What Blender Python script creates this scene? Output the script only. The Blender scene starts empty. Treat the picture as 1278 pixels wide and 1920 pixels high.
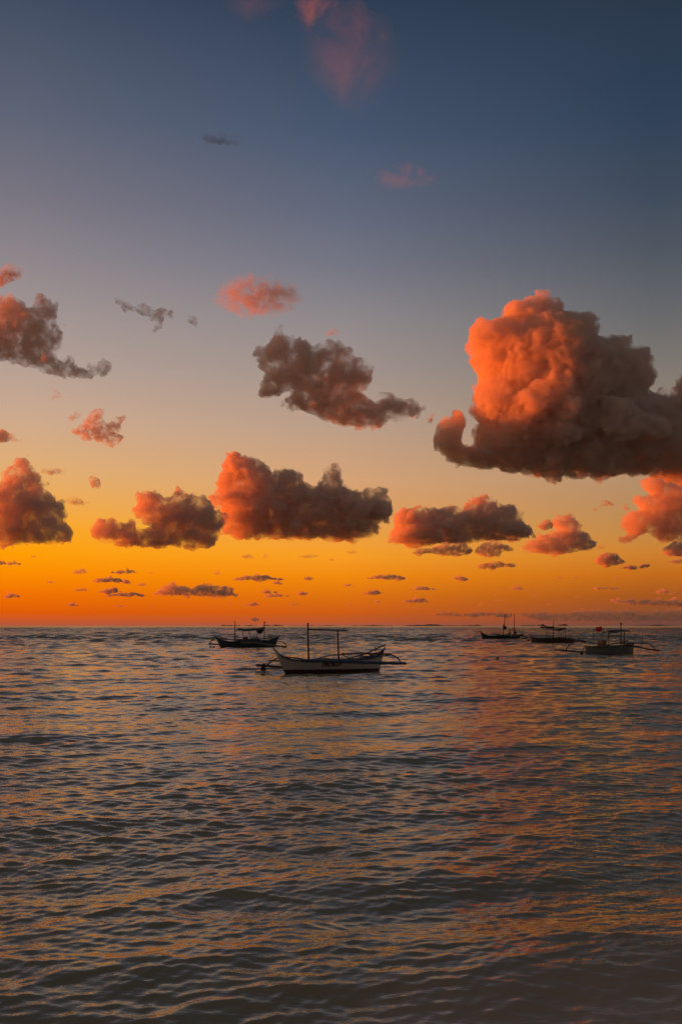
import bpy, bmesh, math, random
import numpy as np
from mathutils import Vector, Matrix

R = math.radians
SC = bpy.context.scene
COL = SC.collection

# ------------------------------------------------------------------ camera
EYE = 2.3            # metres above the water
F = 1867.0           # focal length in photo pixels (35 mm on a 36 mm tall frame)
CX, HY = 639.0, 1173.0
cam_data = bpy.data.cameras.new("camera")
cam = bpy.data.objects.new("camera", cam_data)
COL.objects.link(cam)
cam.location = (0, 0, EYE)
cam.rotation_euler = (R(90), 0, 0)
cam_data.sensor_width = 36
cam_data.lens = 35
cam_data.shift_y = (HY - 960) / 1920
cam_data.clip_start = 0.1
cam_data.clip_end = 60000
SC.camera = cam
SC.render.resolution_x, SC.render.resolution_y = 681, 1024

# ------------------------------------------------------------------ light
SUN_AZ, SUN_EL = -75.5, -0.9         # degrees, azimuth from the view direction (left is negative)
SUN_STRENGTH = 5.0
SUN_COLOR = (1.0, 0.135, 0.004)
SC.view_settings.view_transform = 'Standard'
SC.view_settings.look = 'None'
SC.view_settings.exposure = 0.5
SC.view_settings.gamma = 1


def lin(c):
    return tuple((v / 255 / 12.92) if v / 255 <= 0.04045 else ((v / 255 + 0.055) / 1.055) ** 2.4 for v in c)


world = bpy.data.worlds.new("World")
SC.world = world
world.use_nodes = True
wt = world.node_tree
for n in list(wt.nodes):
    wt.nodes.remove(n)


def wn(kind, **kw):
    n = wt.nodes.new(kind)
    for k, v in kw.items():
        setattr(n, k, v)
    return n


def wmath(op, a, b=None, clamp=False):
    n = wn('ShaderNodeMath', operation=op, use_clamp=clamp)
    for i, v in enumerate((a, b)):
        if v is None:
            continue
        if isinstance(v, (int, float)):
            n.inputs[i].default_value = v
        else:
            wt.links.new(v, n.inputs[i])
    return n.outputs[0]


tc = wn('ShaderNodeTexCoord')
nrm = wn('ShaderNodeVectorMath', operation='NORMALIZE')
wt.links.new(tc.outputs['Generated'], nrm.inputs[0])
sx = wn('ShaderNodeSeparateXYZ')
wt.links.new(nrm.outputs[0], sx.inputs[0])
elev = wmath('MULTIPLY', wmath('ARCSINE', sx.outputs['Z']), 180 / math.pi / 60)      # 0..1 = 0..60 degrees
hyp = wmath('SQRT', wmath('ADD', wmath('MULTIPLY', sx.outputs['X'], sx.outputs['X']), wmath('MULTIPLY', sx.outputs['Y'], sx.outputs['Y'])))
saz = wmath('DIVIDE', sx.outputs['X'], wmath('MAXIMUM', hyp, 0.001))
caz = wmath('DIVIDE', sx.outputs['Y'], wmath('MAXIMUM', hyp, 0.001))

SKY = {  # photo row -> colour (sRGB) at the left edge, in the middle, at the right edge
    'left': [(1173, (178, 88, 62)), (1166, (196, 88, 46)), (1150, (224, 92, 8)), (1120, (240, 112, 2)), (1080, (252, 140, 0)), (1040, (255, 160, 4)),
             (1000, (252, 168, 34)), (960, (244, 172, 72)), (900, (228, 174, 110)), (800, (206, 170, 143)), (700, (180, 159, 149)),
             (600, (160, 147, 145)), (500, (140, 132, 138)), (400, (120, 116, 128)), (250, (92, 99, 117)), (0, (58, 71, 93)), (-400, (50, 58, 72)), (-1500, (54, 57, 64))],
    'mid': [(1173, (168, 88, 66)), (1166, (188, 88, 44)), (1150, (206, 92, 22)), (1120, (220, 112, 16)), (1080, (242, 138, 14)), (1040, (248, 158, 38)),
            (1000, (238, 161, 66)), (960, (226, 159, 92)), (900, (214, 163, 118)), (800, (188, 158, 136)), (700, (164, 148, 140)),
            (600, (144, 137, 139)), (500, (118, 119, 132)), (400, (98, 105, 124)), (250, (72, 87, 111)), (0, (47, 62, 84)), (-400, (46, 54, 68)), (-1500, (54, 57, 64))],
    'right': [(1173, (108, 70, 62)), (1166, (120, 72, 58)), (1150, (140, 78, 46)), (1120, (164, 86, 32)), (1080, (196, 108, 28)), (1040, (206, 130, 50)),
              (1000, (192, 136, 74)), (960, (184, 138, 90)), (900, (178, 142, 110)), (800, (152, 133, 117)), (700, (124, 118, 112)),
              (600, (100, 102, 106)), (500, (80, 87, 97)), (400, (63, 75, 92)), (250, (48, 65, 86)), (0, (40, 54, 70)), (-400, (42, 50, 62)), (-1500, (54, 57, 64))],
}


def ramp(rows):
    n = wn('ShaderNodeValToRGB')
    wt.links.new(elev, n.inputs[0])
    cr = n.color_ramp
    cr.interpolation = 'LINEAR'
    pts = []
    for y, c in rows:
        pts.append((max(0.0, math.degrees(math.atan((HY - y) / F)) / 60), lin(c)))
    cr.elements[0].position = pts[0][0]
    cr.elements[0].color = (*pts[0][1], 1)
    cr.elements[1].position = pts[-1][0]
    cr.elements[1].color = (*pts[-1][1], 1)
    for p, c in pts[1:-1]:
        e = cr.elements.new(p)
        e.color = (*c, 1)
    return n.outputs[0]


def wmix(fac, a, b):
    n = wn('ShaderNodeMix', data_type='RGBA')
    for sock, v in ((n.inputs[0], fac), (n.inputs[6], a), (n.inputs[7], b)):
        if isinstance(v, (int, float)):
            sock.default_value = v
        elif isinstance(v, tuple):
            sock.default_value = (*v, 1)
        else:
            wt.links.new(v, sock)
    return n.outputs[2]


def wrange(v, a, b):
    n = wn('ShaderNodeMapRange', interpolation_type='LINEAR')
    n.inputs[1].default_value, n.inputs[2].default_value = a, b
    wt.links.new(v, n.inputs[0])
    return n.outputs[0]


rl, rm_, rr = ramp(SKY['left']), ramp(SKY['mid']), ramp(SKY['right'])
glow = wmix(wrange(saz, -0.3, 0.0), rl, rm_)
glow = wmix(wrange(saz, 0.0, 0.3), glow, rr)
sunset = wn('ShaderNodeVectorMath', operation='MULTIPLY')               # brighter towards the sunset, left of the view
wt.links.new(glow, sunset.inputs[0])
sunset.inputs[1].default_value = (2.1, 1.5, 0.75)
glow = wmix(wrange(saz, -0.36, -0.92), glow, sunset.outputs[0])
glow = wmix(wrange(caz, 0.15, -0.6), glow, lin((92, 84, 84)))       # the dusk sky at our back
nish = wn('ShaderNodeTexSky')
nish.sky_type = 'NISHITA'
nish.sun_disc = False
nish.sun_elevation = R(SUN_EL)
nish.sun_rotation = R(SUN_AZ)
nish.altitude = 2
nm = wn('ShaderNodeVectorMath', operation='SCALE')
wt.links.new(nish.outputs[0], nm.inputs[0])
nm.inputs[3].default_value = 0.1
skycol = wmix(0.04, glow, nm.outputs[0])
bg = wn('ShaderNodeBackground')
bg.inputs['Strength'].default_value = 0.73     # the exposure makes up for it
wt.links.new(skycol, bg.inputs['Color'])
wo = wn('ShaderNodeOutputWorld')
wt.links.new(bg.outputs[0], wo.inputs[0])

sun_data = bpy.data.lights.new("sun", 'SUN')
sun_data.energy = SUN_STRENGTH
sun_data.angle = R(0.5)
sun_data.color = SUN_COLOR
sun = bpy.data.objects.new("sun", sun_data)
COL.objects.link(sun)
_d = Vector((math.sin(R(SUN_AZ)) * math.cos(R(SUN_EL)), math.cos(R(SUN_AZ)) * math.cos(R(SUN_EL)), math.sin(R(SUN_EL))))
sun.rotation_euler = _d.to_track_quat('Z', 'Y').to_euler()

cy = SC.cycles
cy.max_bounces = 14
cy.diffuse_bounces = 3
cy.glossy_bounces = 3
cy.volume_bounces = 10
cy.volume_step_rate = 0.35
cy.volume_max_steps = 256
cy.transparent_max_bounces = 96
cy.use_denoising = True
cy.sample_clamp_indirect = 4.0

# ------------------------------------------------------------------ helpers


def tag(o, label=None, cat=None, group=None, kind=None):
    if label:
        o['label'] = label
    if cat:
        o['category'] = cat
    if group:
        o['group'] = group
    if kind:
        o['kind'] = kind
    return o


def link_mesh(name, verts, faces, mat, parent=None, smooth=True):
    me = bpy.data.meshes.new(name)
    me.from_pydata([tuple(v) for v in verts], [], [tuple(f) for f in faces])
    if smooth:
        me.polygons.foreach_set('use_smooth', [True] * len(me.polygons))
    me.materials.append(mat)
    o = bpy.data.objects.new(name, me)
    COL.objects.link(o)
    if parent:
        o.parent = parent
    return o


def fast_mesh(name, V, Q, mat, smooth=True):
    me = bpy.data.meshes.new(name)
    nv, nq = len(V), len(Q)
    me.vertices.add(nv)
    me.vertices.foreach_set('co', np.ascontiguousarray(V, np.float32).ravel())
    me.loops.add(nq * 4)
    me.loops.foreach_set('vertex_index', np.ascontiguousarray(Q, np.int32).ravel())
    me.polygons.add(nq)
    me.polygons.foreach_set('loop_start', np.arange(0, nq * 4, 4, dtype=np.int32))
    if smooth:
        me.polygons.foreach_set('use_smooth', np.ones(nq, bool))
    me.update(calc_edges=True)
    me.validate()
    me.materials.append(mat)
    o = bpy.data.objects.new(name, me)
    COL.objects.link(o)
    return o


class MB:
    """collects tubes, boxes and sheets into one mesh"""

    def __init__(self):
        self.v, self.f = [], []

    def tube(self, pts, r, n=8, r2=None, caps=True):
        pts = [Vector(p) for p in pts]
        m = len(pts)
        base = len(self.v)
        up = Vector((0.13, 0.21, 0.97))
        for i, p in enumerate(pts):
            t = (pts[min(i + 1, m - 1)] - pts[max(i - 1, 0)]).normalized()
            a = t.cross(up)
            if a.length < 0.05:
                a = t.cross(Vector((1, 0, 0)))
            a.normalize()
            b = t.cross(a)
            rr_ = r if r2 is None else r + (r2 - r) * i / (m - 1)
            for k in range(n):
                th = 2 * math.pi * k / n
                self.v.append(p + a * (rr_ * math.cos(th)) + b * (rr_ * math.sin(th)))
        for i in range(m - 1):
            for k in range(n):
                k2 = (k + 1) % n
                self.f.append((base + i * n + k, base + i * n + k2, base + (i + 1) * n + k2, base + (i + 1) * n + k))
        if caps:
            self.f.append(tuple(base + k for k in range(n))[::-1])
            self.f.append(tuple(base + (m - 1) * n + k for k in range(n)))
        return self

    def box(self, c, s, bev=0.0, rz=0.0, taper=1.0):
        bm = bmesh.new()
        bmesh.ops.create_cube(bm, size=1)
        for v in bm.verts:
            k = taper if v.co.z > 0 else 1.0
            v.co = Vector((v.co.x * s[0] * k, v.co.y * s[1] * k, v.co.z * s[2]))
        if bev:
            bmesh.ops.bevel(bm, geom=list(bm.edges), offset=bev, segments=2, affect='EDGES', profile=0.5)
        base = len(self.v)
        m = Matrix.Rotation(rz, 3, 'Z')
        bm.verts.index_update()
        for v in bm.verts:
            self.v.append(m @ v.co + Vector(c))
        for f in bm.faces:
            self.f.append(tuple(base + v.index for v in f.verts))
        bm.free()
        return self

    def sheet(self, fn, nu, nv, thick):
        """fn(u,v)->point; a closed slab of the given thickness"""
        base = len(self.v)
        for side in (0, 1):
            for i in range(nu + 1):
                for j in range(nv + 1):
                    p = Vector(fn(i / nu, j / nv))
                    p.z -= side * thick
                    self.v.append(p)
        w = nv + 1
        n1 = (nu + 1) * w
        for i in range(nu):
            for j in range(nv):
                a = base + i * w + j
                self.f.append((a, a + w, a + w + 1, a + 1))
                b = a + n1
                self.f.append((b, b + 1, b + w + 1, b + w))
        rim = [i * w for i in range(nu + 1)] + [nu * w + j for j in range(1, w)] + [i * w + nv for i in range(nu - 1, -1, -1)] + [j for j in range(nv - 1, 0, -1)]
        for k in range(len(rim)):
            a, b = base + rim[k], base + rim[(k + 1) % len(rim)]
            self.f.append((a, b, b + n1, a + n1))
        return self

    def build(self, name, mat, parent=None, smooth=True):
        return link_mesh(name, self.v, self.f, mat, parent, smooth)


def bez(p0, p1, p2, n=8):
    p0, p1, p2 = Vector(p0), Vector(p1), Vector(p2)
    return [(p0 * (1 - t) ** 2 + p1 * (2 * t * (1 - t)) + p2 * t * t) for t in [i / n for i in range(n + 1)]]


def material(name, c1, c2, scale=3.0, rough=0.6, bump=0.0, stretch=(1, 1, 1), metallic=0.0):
    m = bpy.data.materials.new(name)
    m.use_nodes = True
    nt = m.node_tree
    b = nt.nodes['Principled BSDF']
    t = nt.nodes.new('ShaderNodeTexCoord')
    mp = nt.nodes.new('ShaderNodeMapping')
    mp.inputs['Scale'].default_value = stretch
    nz = nt.nodes.new('ShaderNodeTexNoise')
    nz.inputs['Scale'].default_value = scale
    nz.inputs['Detail'].default_value = 6
    cr = nt.nodes.new('ShaderNodeValToRGB')
    cr.color_ramp.elements[0].position, cr.color_ramp.elements[1].position = 0.35, 0.68
    cr.color_ramp.elements[0].color = (*c1, 1)
    cr.color_ramp.elements[1].color = (*c2, 1)
    nt.links.new(t.outputs['Object'], mp.inputs[0])
    nt.links.new(mp.outputs[0], nz.inputs['Vector'])
    nt.links.new(nz.outputs[0], cr.inputs[0])
    nt.links.new(cr.outputs[0], b.inputs['Base Color'])
    b.inputs['Roughness'].default_value = rough
    b.inputs['Metallic'].default_value = metallic
    if bump:
        bp = nt.nodes.new('ShaderNodeBump')
        bp.inputs['Strength'].default_value = bump
        bp.inputs['Distance'].default_value = 0.01
        nt.links.new(nz.outputs[0], bp.inputs['Height'])
        nt.links.new(bp.outputs[0], b.inputs['Normal'])
    return m


# ------------------------------------------------------------------ the sea
def water_material():
    m = bpy.data.materials.new("sea_water")
    m.use_nodes = True
    nt = m.node_tree
    b = nt.nodes['Principled BSDF']
    b.inputs['Roughness'].default_value = 0.05
    b.inputs['IOR'].default_value = 1.65
    geo = nt.nodes.new('ShaderNodeNewGeometry')

    def noise(scale, detail, stretch, rough=0.55, dist=0.0):
        mp = nt.nodes.new('ShaderNodeMapping')
        mp.inputs['Scale'].default_value = stretch
        mp.inputs['Rotation'].default_value = (0, 0, R(14))
        nt.links.new(geo.outputs['Position'], mp.inputs[0])
        n = nt.nodes.new('ShaderNodeTexNoise')
        n.inputs['Scale'].default_value = scale
        n.inputs['Detail'].default_value = detail
        n.inputs['Roughness'].default_value = rough
        n.inputs['Distortion'].default_value = dist
        nt.links.new(mp.outputs[0], n.inputs['Vector'])
        return n.outputs[0]

    fine = noise(9.0, 3, (0.5, 1.0, 1.0))
    mid = noise(2.2, 3, (0.4, 1.0, 1.0))
    b1 = nt.nodes.new('ShaderNodeBump')
    b1.inputs['Strength'].default_value = 1.0
    b1.inputs['Distance'].default_value = 0.009
    nt.links.new(fine, b1.inputs['Height'])
    b2 = nt.nodes.new('ShaderNodeBump')
    b2.inputs['Strength'].default_value = 1.0
    b2.inputs['Distance'].default_value = 0.013
    nt.links.new(mid, b2.inputs['Height'])
    nt.links.new(b1.outputs[0], b2.inputs['Normal'])
    nt.links.new(b2.outputs[0], b.inputs['Normal'])
    # sandy shallows by the beach show through the water
    at = nt.nodes.new('ShaderNodeAttribute')
    at.attribute_name = 'shallow'
    mx = nt.nodes.new('ShaderNodeMix')
    mx.data_type = 'RGBA'
    mx.inputs[6].default_value = (0.26, 0.235, 0.14, 1)
    mx.inputs[7].default_value = (0.44, 0.34, 0.25, 1)
    nt.links.new(at.outputs['Fac'], mx.inputs[0])
    nt.links.new(mx.outputs[2], b.inputs['Base Color'])
    ch = nt.nodes.new('ShaderNodeAttribute')
    ch.attribute_name = 'chop'
    nt.links.new(ch.outputs['Fac'], b.inputs['Roughness'])
    return m


def build_sea():
    rng = np.random.default_rng(5)
    # rings: fine near the beach, wider outwards
    rad = [0.6, 1.4, 2.4, 3.2]
    r = 3.8
    while r < 300:
        rad.append(r)
        r *= 1.0022 if r < 45 else 1.0031
    while r < 1300:
        rad.append(r)
        r += 0.95
    while r < 16000:
        rad.append(r)
        r *= 1.03
    rad.append(16000.0)
    rad = np.array(rad)
    ang = list(np.arange(-22.5, 22.5001, 0.062))
    a, st = 22.5, 0.062
    side = []
    while a < 176:
        st = min(st * 1.12, 6.0)
        a += st
        side.append(a)
    side = [s for s in side if s < 178]
    ang = [-s for s in side[::-1]] + ang + side
    ang = np.radians(np.array(ang))
    dang = np.gradient(ang)
    nr, na = len(rad), len(ang)
    RR, AA = np.meshgrid(rad, ang, indexing='ij')
    X = RR * np.sin(AA)
    Y = RR * np.cos(AA)
    drow = np.gradient(rad)
    Z = np.zeros_like(X)
    DX = np.zeros_like(X)
    DY = np.zeros_like(X)
    # patches of stronger and weaker wind, and the calmer wash at the beach
    gust = 1 + 0.20 * np.sin(X * 0.21 + Y * 0.33 + 0.8 * np.sin(Y * 0.11)) * np.sin(Y * 0.17 - X * 0.07 + 1.3) + 0.12 * np.sin(X * 0.61 - Y * 0.47 + 2)
    edge = 5.6 + 0.75 * (X - 0.3) + 0.25 * np.sin(X * 1.7 + 0.5) + 0.1 * np.sin(X * 4.3)
    shallow = 1 / (1 + np.exp((Y - edge) * 3.0)) * (X > -1.5)
    calm = 1 - 0.4 * shallow
    far = 1 / (1 + np.exp(-(RR - 150) / 18.0))          # rougher water beyond the moorings
    near_far = 1 / (1 + np.exp(-(RR - 48) / 9.0))
    main = R(-90 + 16)
    waves = []
    lam = 0.105
    while lam < 11:
        nper = 6 if lam < 4 else 4
        for _ in range(nper):
            l = lam * rng.uniform(0.88, 1.14)
            spread = 0.5 if lam < 1.5 else (0.3 if lam < 4 else 0.2)
            th = main + rng.normal(0, spread)
            if lam < 0.3:
                s = 0.036
            elif lam < 0.75:
                s = 0.023
            elif lam < 1.2:
                s = 0.017
            elif lam < 2.2:
                s = 0.0125
            elif lam < 6:
                s = 0.010
            else:
                s = 0.005
            waves.append((l, th, 0.92 * s * rng.uniform(0.6, 1.3), rng.uniform(0, 6.283)))
        lam *= 1.27
    SWELL = (2.7, 1.9, 3.4, 5.2)
    # a low swell running in obliquely, its crests tilted across the view
    for l, dth, sl_, ph in ((2.7, 0.10, 0.060, 0.4), (1.9, 0.02, 0.050, 2.1), (3.4, 0.16, 0.046, 4.0), (5.2, 0.08, 0.026, 1.0)):
        waves.append((l, main + dth, sl_, ph))
    for l, th, s, ph in waves:
        k = 2 * math.pi / l
        amp = s / k
        # drop waves the local mesh cannot carry
        wr = np.clip((l / drow - 2.6) / 1.6, 0, 1)
        wa = np.clip((l / (rad[:, None] * dang[None, :]) - 3.0) / 2.0, 0, 1)
        rows = np.nonzero(wr > 0)[0]
        if not len(rows):
            continue
        r0, r1 = rows[0], rows[-1] + 1
        sl = slice(r0, r1)
        kx, ky = k * math.cos(th), k * math.sin(th)
        p = kx * X[sl] + ky * Y[sl] + ph
        w = amp * wr[sl, None] * wa[sl] * gust[sl]
        if l < 3:
            w = w * calm[sl]
        if l in SWELL:      # the swell comes in groups
            w = w * np.clip(0.55 + 0.6 * np.sin(X[sl] * 0.55 + Y[sl] * 0.31 + l * 3) * np.sin(Y[sl] * 0.42 - X[sl] * 0.23 + l * 5) + 0.35 * np.sin(X[sl] * 0.9 + l * 7), 0.05, 2)
        if 4.5 <= l < 9:
            w = w * (1 + 4.0 * far[sl])
        if 1.0 < l < 4.5 and l not in SWELL:
            w = w * (1 + 5.5 * far[sl])
        if 0.6 < l < 3.0 and l not in SWELL:
            w = w * (1 + 1.6 * near_far[sl])
        Z[sl] += w * np.cos(p)
        sn = w * 0.9 * np.sin(p)
        DX[sl] -= sn * math.cos(th)
        DY[sl] -= sn * math.sin(th)
    X = X + DX
    Y = Y + DY
    V = np.stack([X, Y, Z], -1).reshape(-1, 3)
    i = np.arange(nr - 1)[:, None] * na
    j = np.arange(na)[None, :]
    j2 = (j + 1) % na
    Q = np.stack([i + j + 0 * i, i + na + j, i + na + j2, i + j2], -1).reshape(-1, 4)
    o = fast_mesh("sea", V, Q, water_material())
    at = o.data.attributes.new('shallow', 'FLOAT', 'POINT')
    at.data.foreach_set('value', shallow.astype(np.float32).ravel())
    # far out the chop is too fine to model: it roughens the surface
    chop = 0.05 + 0.20 * np.clip((np.log(RR) - math.log(80)) / (math.log(700) - math.log(80)), 0, 1)
    at = o.data.attributes.new('chop', 'FLOAT', 'POINT')
    at.data.foreach_set('value', chop.astype(np.float32).ravel())
    tag(o, kind='structure')
    return o


build_sea()

# ------------------------------------------------------------------ low islands on the horizon
land_mat = material("far_land", (0.10, 0.075, 0.075), (0.16, 0.11, 0.10), scale=0.004, rough=1.0)


def island(x0, x1, h, dist, seed):
    rng = random.Random(seed)
    xa, xb = (x0 - CX) / F * dist, (x1 - CX) / F * dist
    n = 40
    hs = []
    ph = [rng.uniform(0, 6.28) for _ in range(5)]
    for i in range(n + 1):
        t = i / n
        env = math.sin(math.pi * t) ** 0.6
        hs.append(h * dist / F * env * (0.62 + 0.2 * math.sin(t * 7 + ph[0]) + 0.14 * math.sin(t * 17 + ph[1]) + 0.07 * math.sin(t * 39 + ph[2])))
    V, Fc = [], []
    prof = [(-1, 0.0), (-0.75, 0.45), (-0.4, 0.85), (0, 1.0), (0.45, 0.8), (0.8, 0.4), (1, 0.0)]
    half = (xb - xa) * 0.22
    for i in range(n + 1):
        t = i / n
        env = 0.25 + 0.75 * math.sin(math.pi * t) ** 0.5
        for w, k in prof:
            V.append((xa + (xb - xa) * t, dist + w * half * env, hs[i] * k - 1.5))
    m = len(prof)
    for i in range(n):
        for j in range(m - 1):
            Fc.append((i * m + j, (i + 1) * m + j, (i + 1) * m + j + 1, i * m + j + 1))
    tag(link_mesh("island", V, Fc, land_mat), kind='structure')


for a in [(412, 452, 3.2, 8800, 1), (455, 485, 2.2, 9300, 2), (490, 532, 3.8, 9000, 3), (535, 640, 1.8, 9500, 4), (640, 745, 2.0, 9200, 5), (750, 868, 3.6, 9100, 6), (862, 905, 3.4, 8900, 7),
          (975, 1004, 3.2, 8700, 8), (1002, 1024, 4.2, 8800, 9), (1040, 1068, 4.4, 8800, 10), (1172, 1268, 2.6, 9300, 11)]:
    island(*a)

# ------------------------------------------------------------------ materials of the boats
wood_dark = material("dark_weathered_wood", (0.035, 0.025, 0.02), (0.09, 0.06, 0.045), scale=6, rough=0.75, bump=0.3, stretch=(0.4, 3, 3))
bamboo = material("weathered_bamboo", (0.07, 0.055, 0.04), (0.14, 0.11, 0.075), scale=5, rough=0.6, bump=0.2, stretch=(0.3, 3, 3))
blue_paint = material("worn_blue_paint", (0.02, 0.045, 0.11), (0.035, 0.08, 0.17), scale=7, rough=0.5, bump=0.2)
green_paint = material("worn_green_paint", (0.02, 0.09, 0.06), (0.04, 0.13, 0.09), scale=7, rough=0.5, bump=0.2)
tarp_dark = material("dark_tarpaulin", (0.05, 0.048, 0.045), (0.10, 0.09, 0.085), scale=4, rough=0.7, bump=0.4)
tarp_grey = material("grey_tarpaulin", (0.14, 0.13, 0.12), (0.22, 0.2, 0.19), scale=4, rough=0.7, bump=0.4)
red_cloth = material("red_cloth", (0.75, 0.02, 0.03), (0.85, 0.04, 0.04), scale=4, rough=0.8, bump=0.3)
rope_mat = material("old_rope", (0.12, 0.09, 0.06), (0.2, 0.15, 0.1), scale=30, rough=0.9)
engine_mat = material("engine_metal", (0.05, 0.05, 0.05), (0.10, 0.09, 0.085), scale=6, rough=0.5)
cabin_mat = material("cabin_board", (0.17, 0.11, 0.09), (0.26, 0.17, 0.14), scale=6, rough=0.7)
black_rubber = material("black_plastic", (0.012, 0.012, 0.012), (0.03, 0.028, 0.026), scale=8, rough=0.55)
cloth_dark = material("dark_wet_cloth", (0.03, 0.014, 0.014), (0.055, 0.02, 0.02), scale=9, rough=0.8, bump=0.6)


def hull_paint(name, top, bottom, line, wear, slope=0.0, patch=None):
    """hull paint above the boot line, dark bottom paint below it, scuffs in both"""
    m = bpy.data.materials.new(name)
    m.use_nodes = True
    nt = m.node_tree
    b = nt.nodes['Principled BSDF']
    b.inputs['Roughness'].default_value = 0.55
    t = nt.nodes.new('ShaderNodeTexCoord')
    sp = nt.nodes.new('ShaderNodeSeparateXYZ')
    nt.links.new(t.outputs['Object'], sp.inputs[0])

    def mth(op, a, b_=None):
        n = nt.nodes.new('ShaderNodeMath')
        n.operation = op
        for i, v in enumerate((a, b_)):
            if v is None:
                continue
            if isinstance(v, (int, float)):
                n.inputs[i].default_value = v
            else:
                nt.links.new(v, n.inputs[i])
        return n.outputs[0]

    def nz(scale, stretch=(1, 1, 1)):
        mp = nt.nodes.new('ShaderNodeMapping')
        mp.inputs['Scale'].default_value = stretch
        nt.links.new(t.outputs['Object'], mp.inputs[0])
        n = nt.nodes.new('ShaderNodeTexNoise')
        n.inputs['Scale'].default_value = scale
        n.inputs['Detail'].default_value = 6
        nt.links.new(mp.outputs[0], n.inputs['Vector'])
        return n.outputs[0]

    def mix(f, a, c):
        n = nt.nodes.new('ShaderNodeMix')
        n.data_type = 'RGBA'
        for sock, v in ((n.inputs[0], f), (n.inputs[6], a), (n.inputs[7], c)):
            if isinstance(v, tuple):
                sock.default_value = (*v, 1)
            else:
                nt.links.new(v, sock)
        return n.outputs[2]

    def step(v, a, c):
        n = nt.nodes.new('ShaderNodeMapRange')
        n.interpolation_type = 'SMOOTHSTEP'
        n.inputs[1].default_value, n.inputs[2].default_value = a, c
        nt.links.new(v, n.inputs[0])
        return n.outputs[0]

    wob = mth('ADD', mth('ADD', sp.outputs['Z'], mth('MULTIPLY', nz(3), 0.05)), mth('MULTIPLY', sp.outputs['X'], slope))
    up = step(wob, line + 0.01, line + 0.035)
    scuff = step(nz(2.2, (0.5, 1, 2.2)), 0.56, 0.7)
    topc = mix(scuff, top, wear)
    if patch:
        x0, x1, z0, z1, pc = patch
        inx = mth('MULTIPLY', step(sp.outputs['X'], x0 - 0.03, x0 + 0.03), mth('SUBTRACT', 1.0, step(sp.outputs['X'], x1 - 0.03, x1 + 0.03)))
        inz = mth('MULTIPLY', step(sp.outputs['Z'], z0 - 0.02, z0 + 0.02), mth('SUBTRACT', 1.0, step(sp.outputs['Z'], z1 - 0.02, z1 + 0.02)))
        brk = step(nz(9, (1.6, 1, 0.6)), 0.38, 0.5)
        topc = mix(mth('MULTIPLY', mth('MULTIPLY', inx, inz), brk), topc, pc)
    nt.links.new(mix(up, bottom, topc), b.inputs['Base Color'])
    return m


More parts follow.
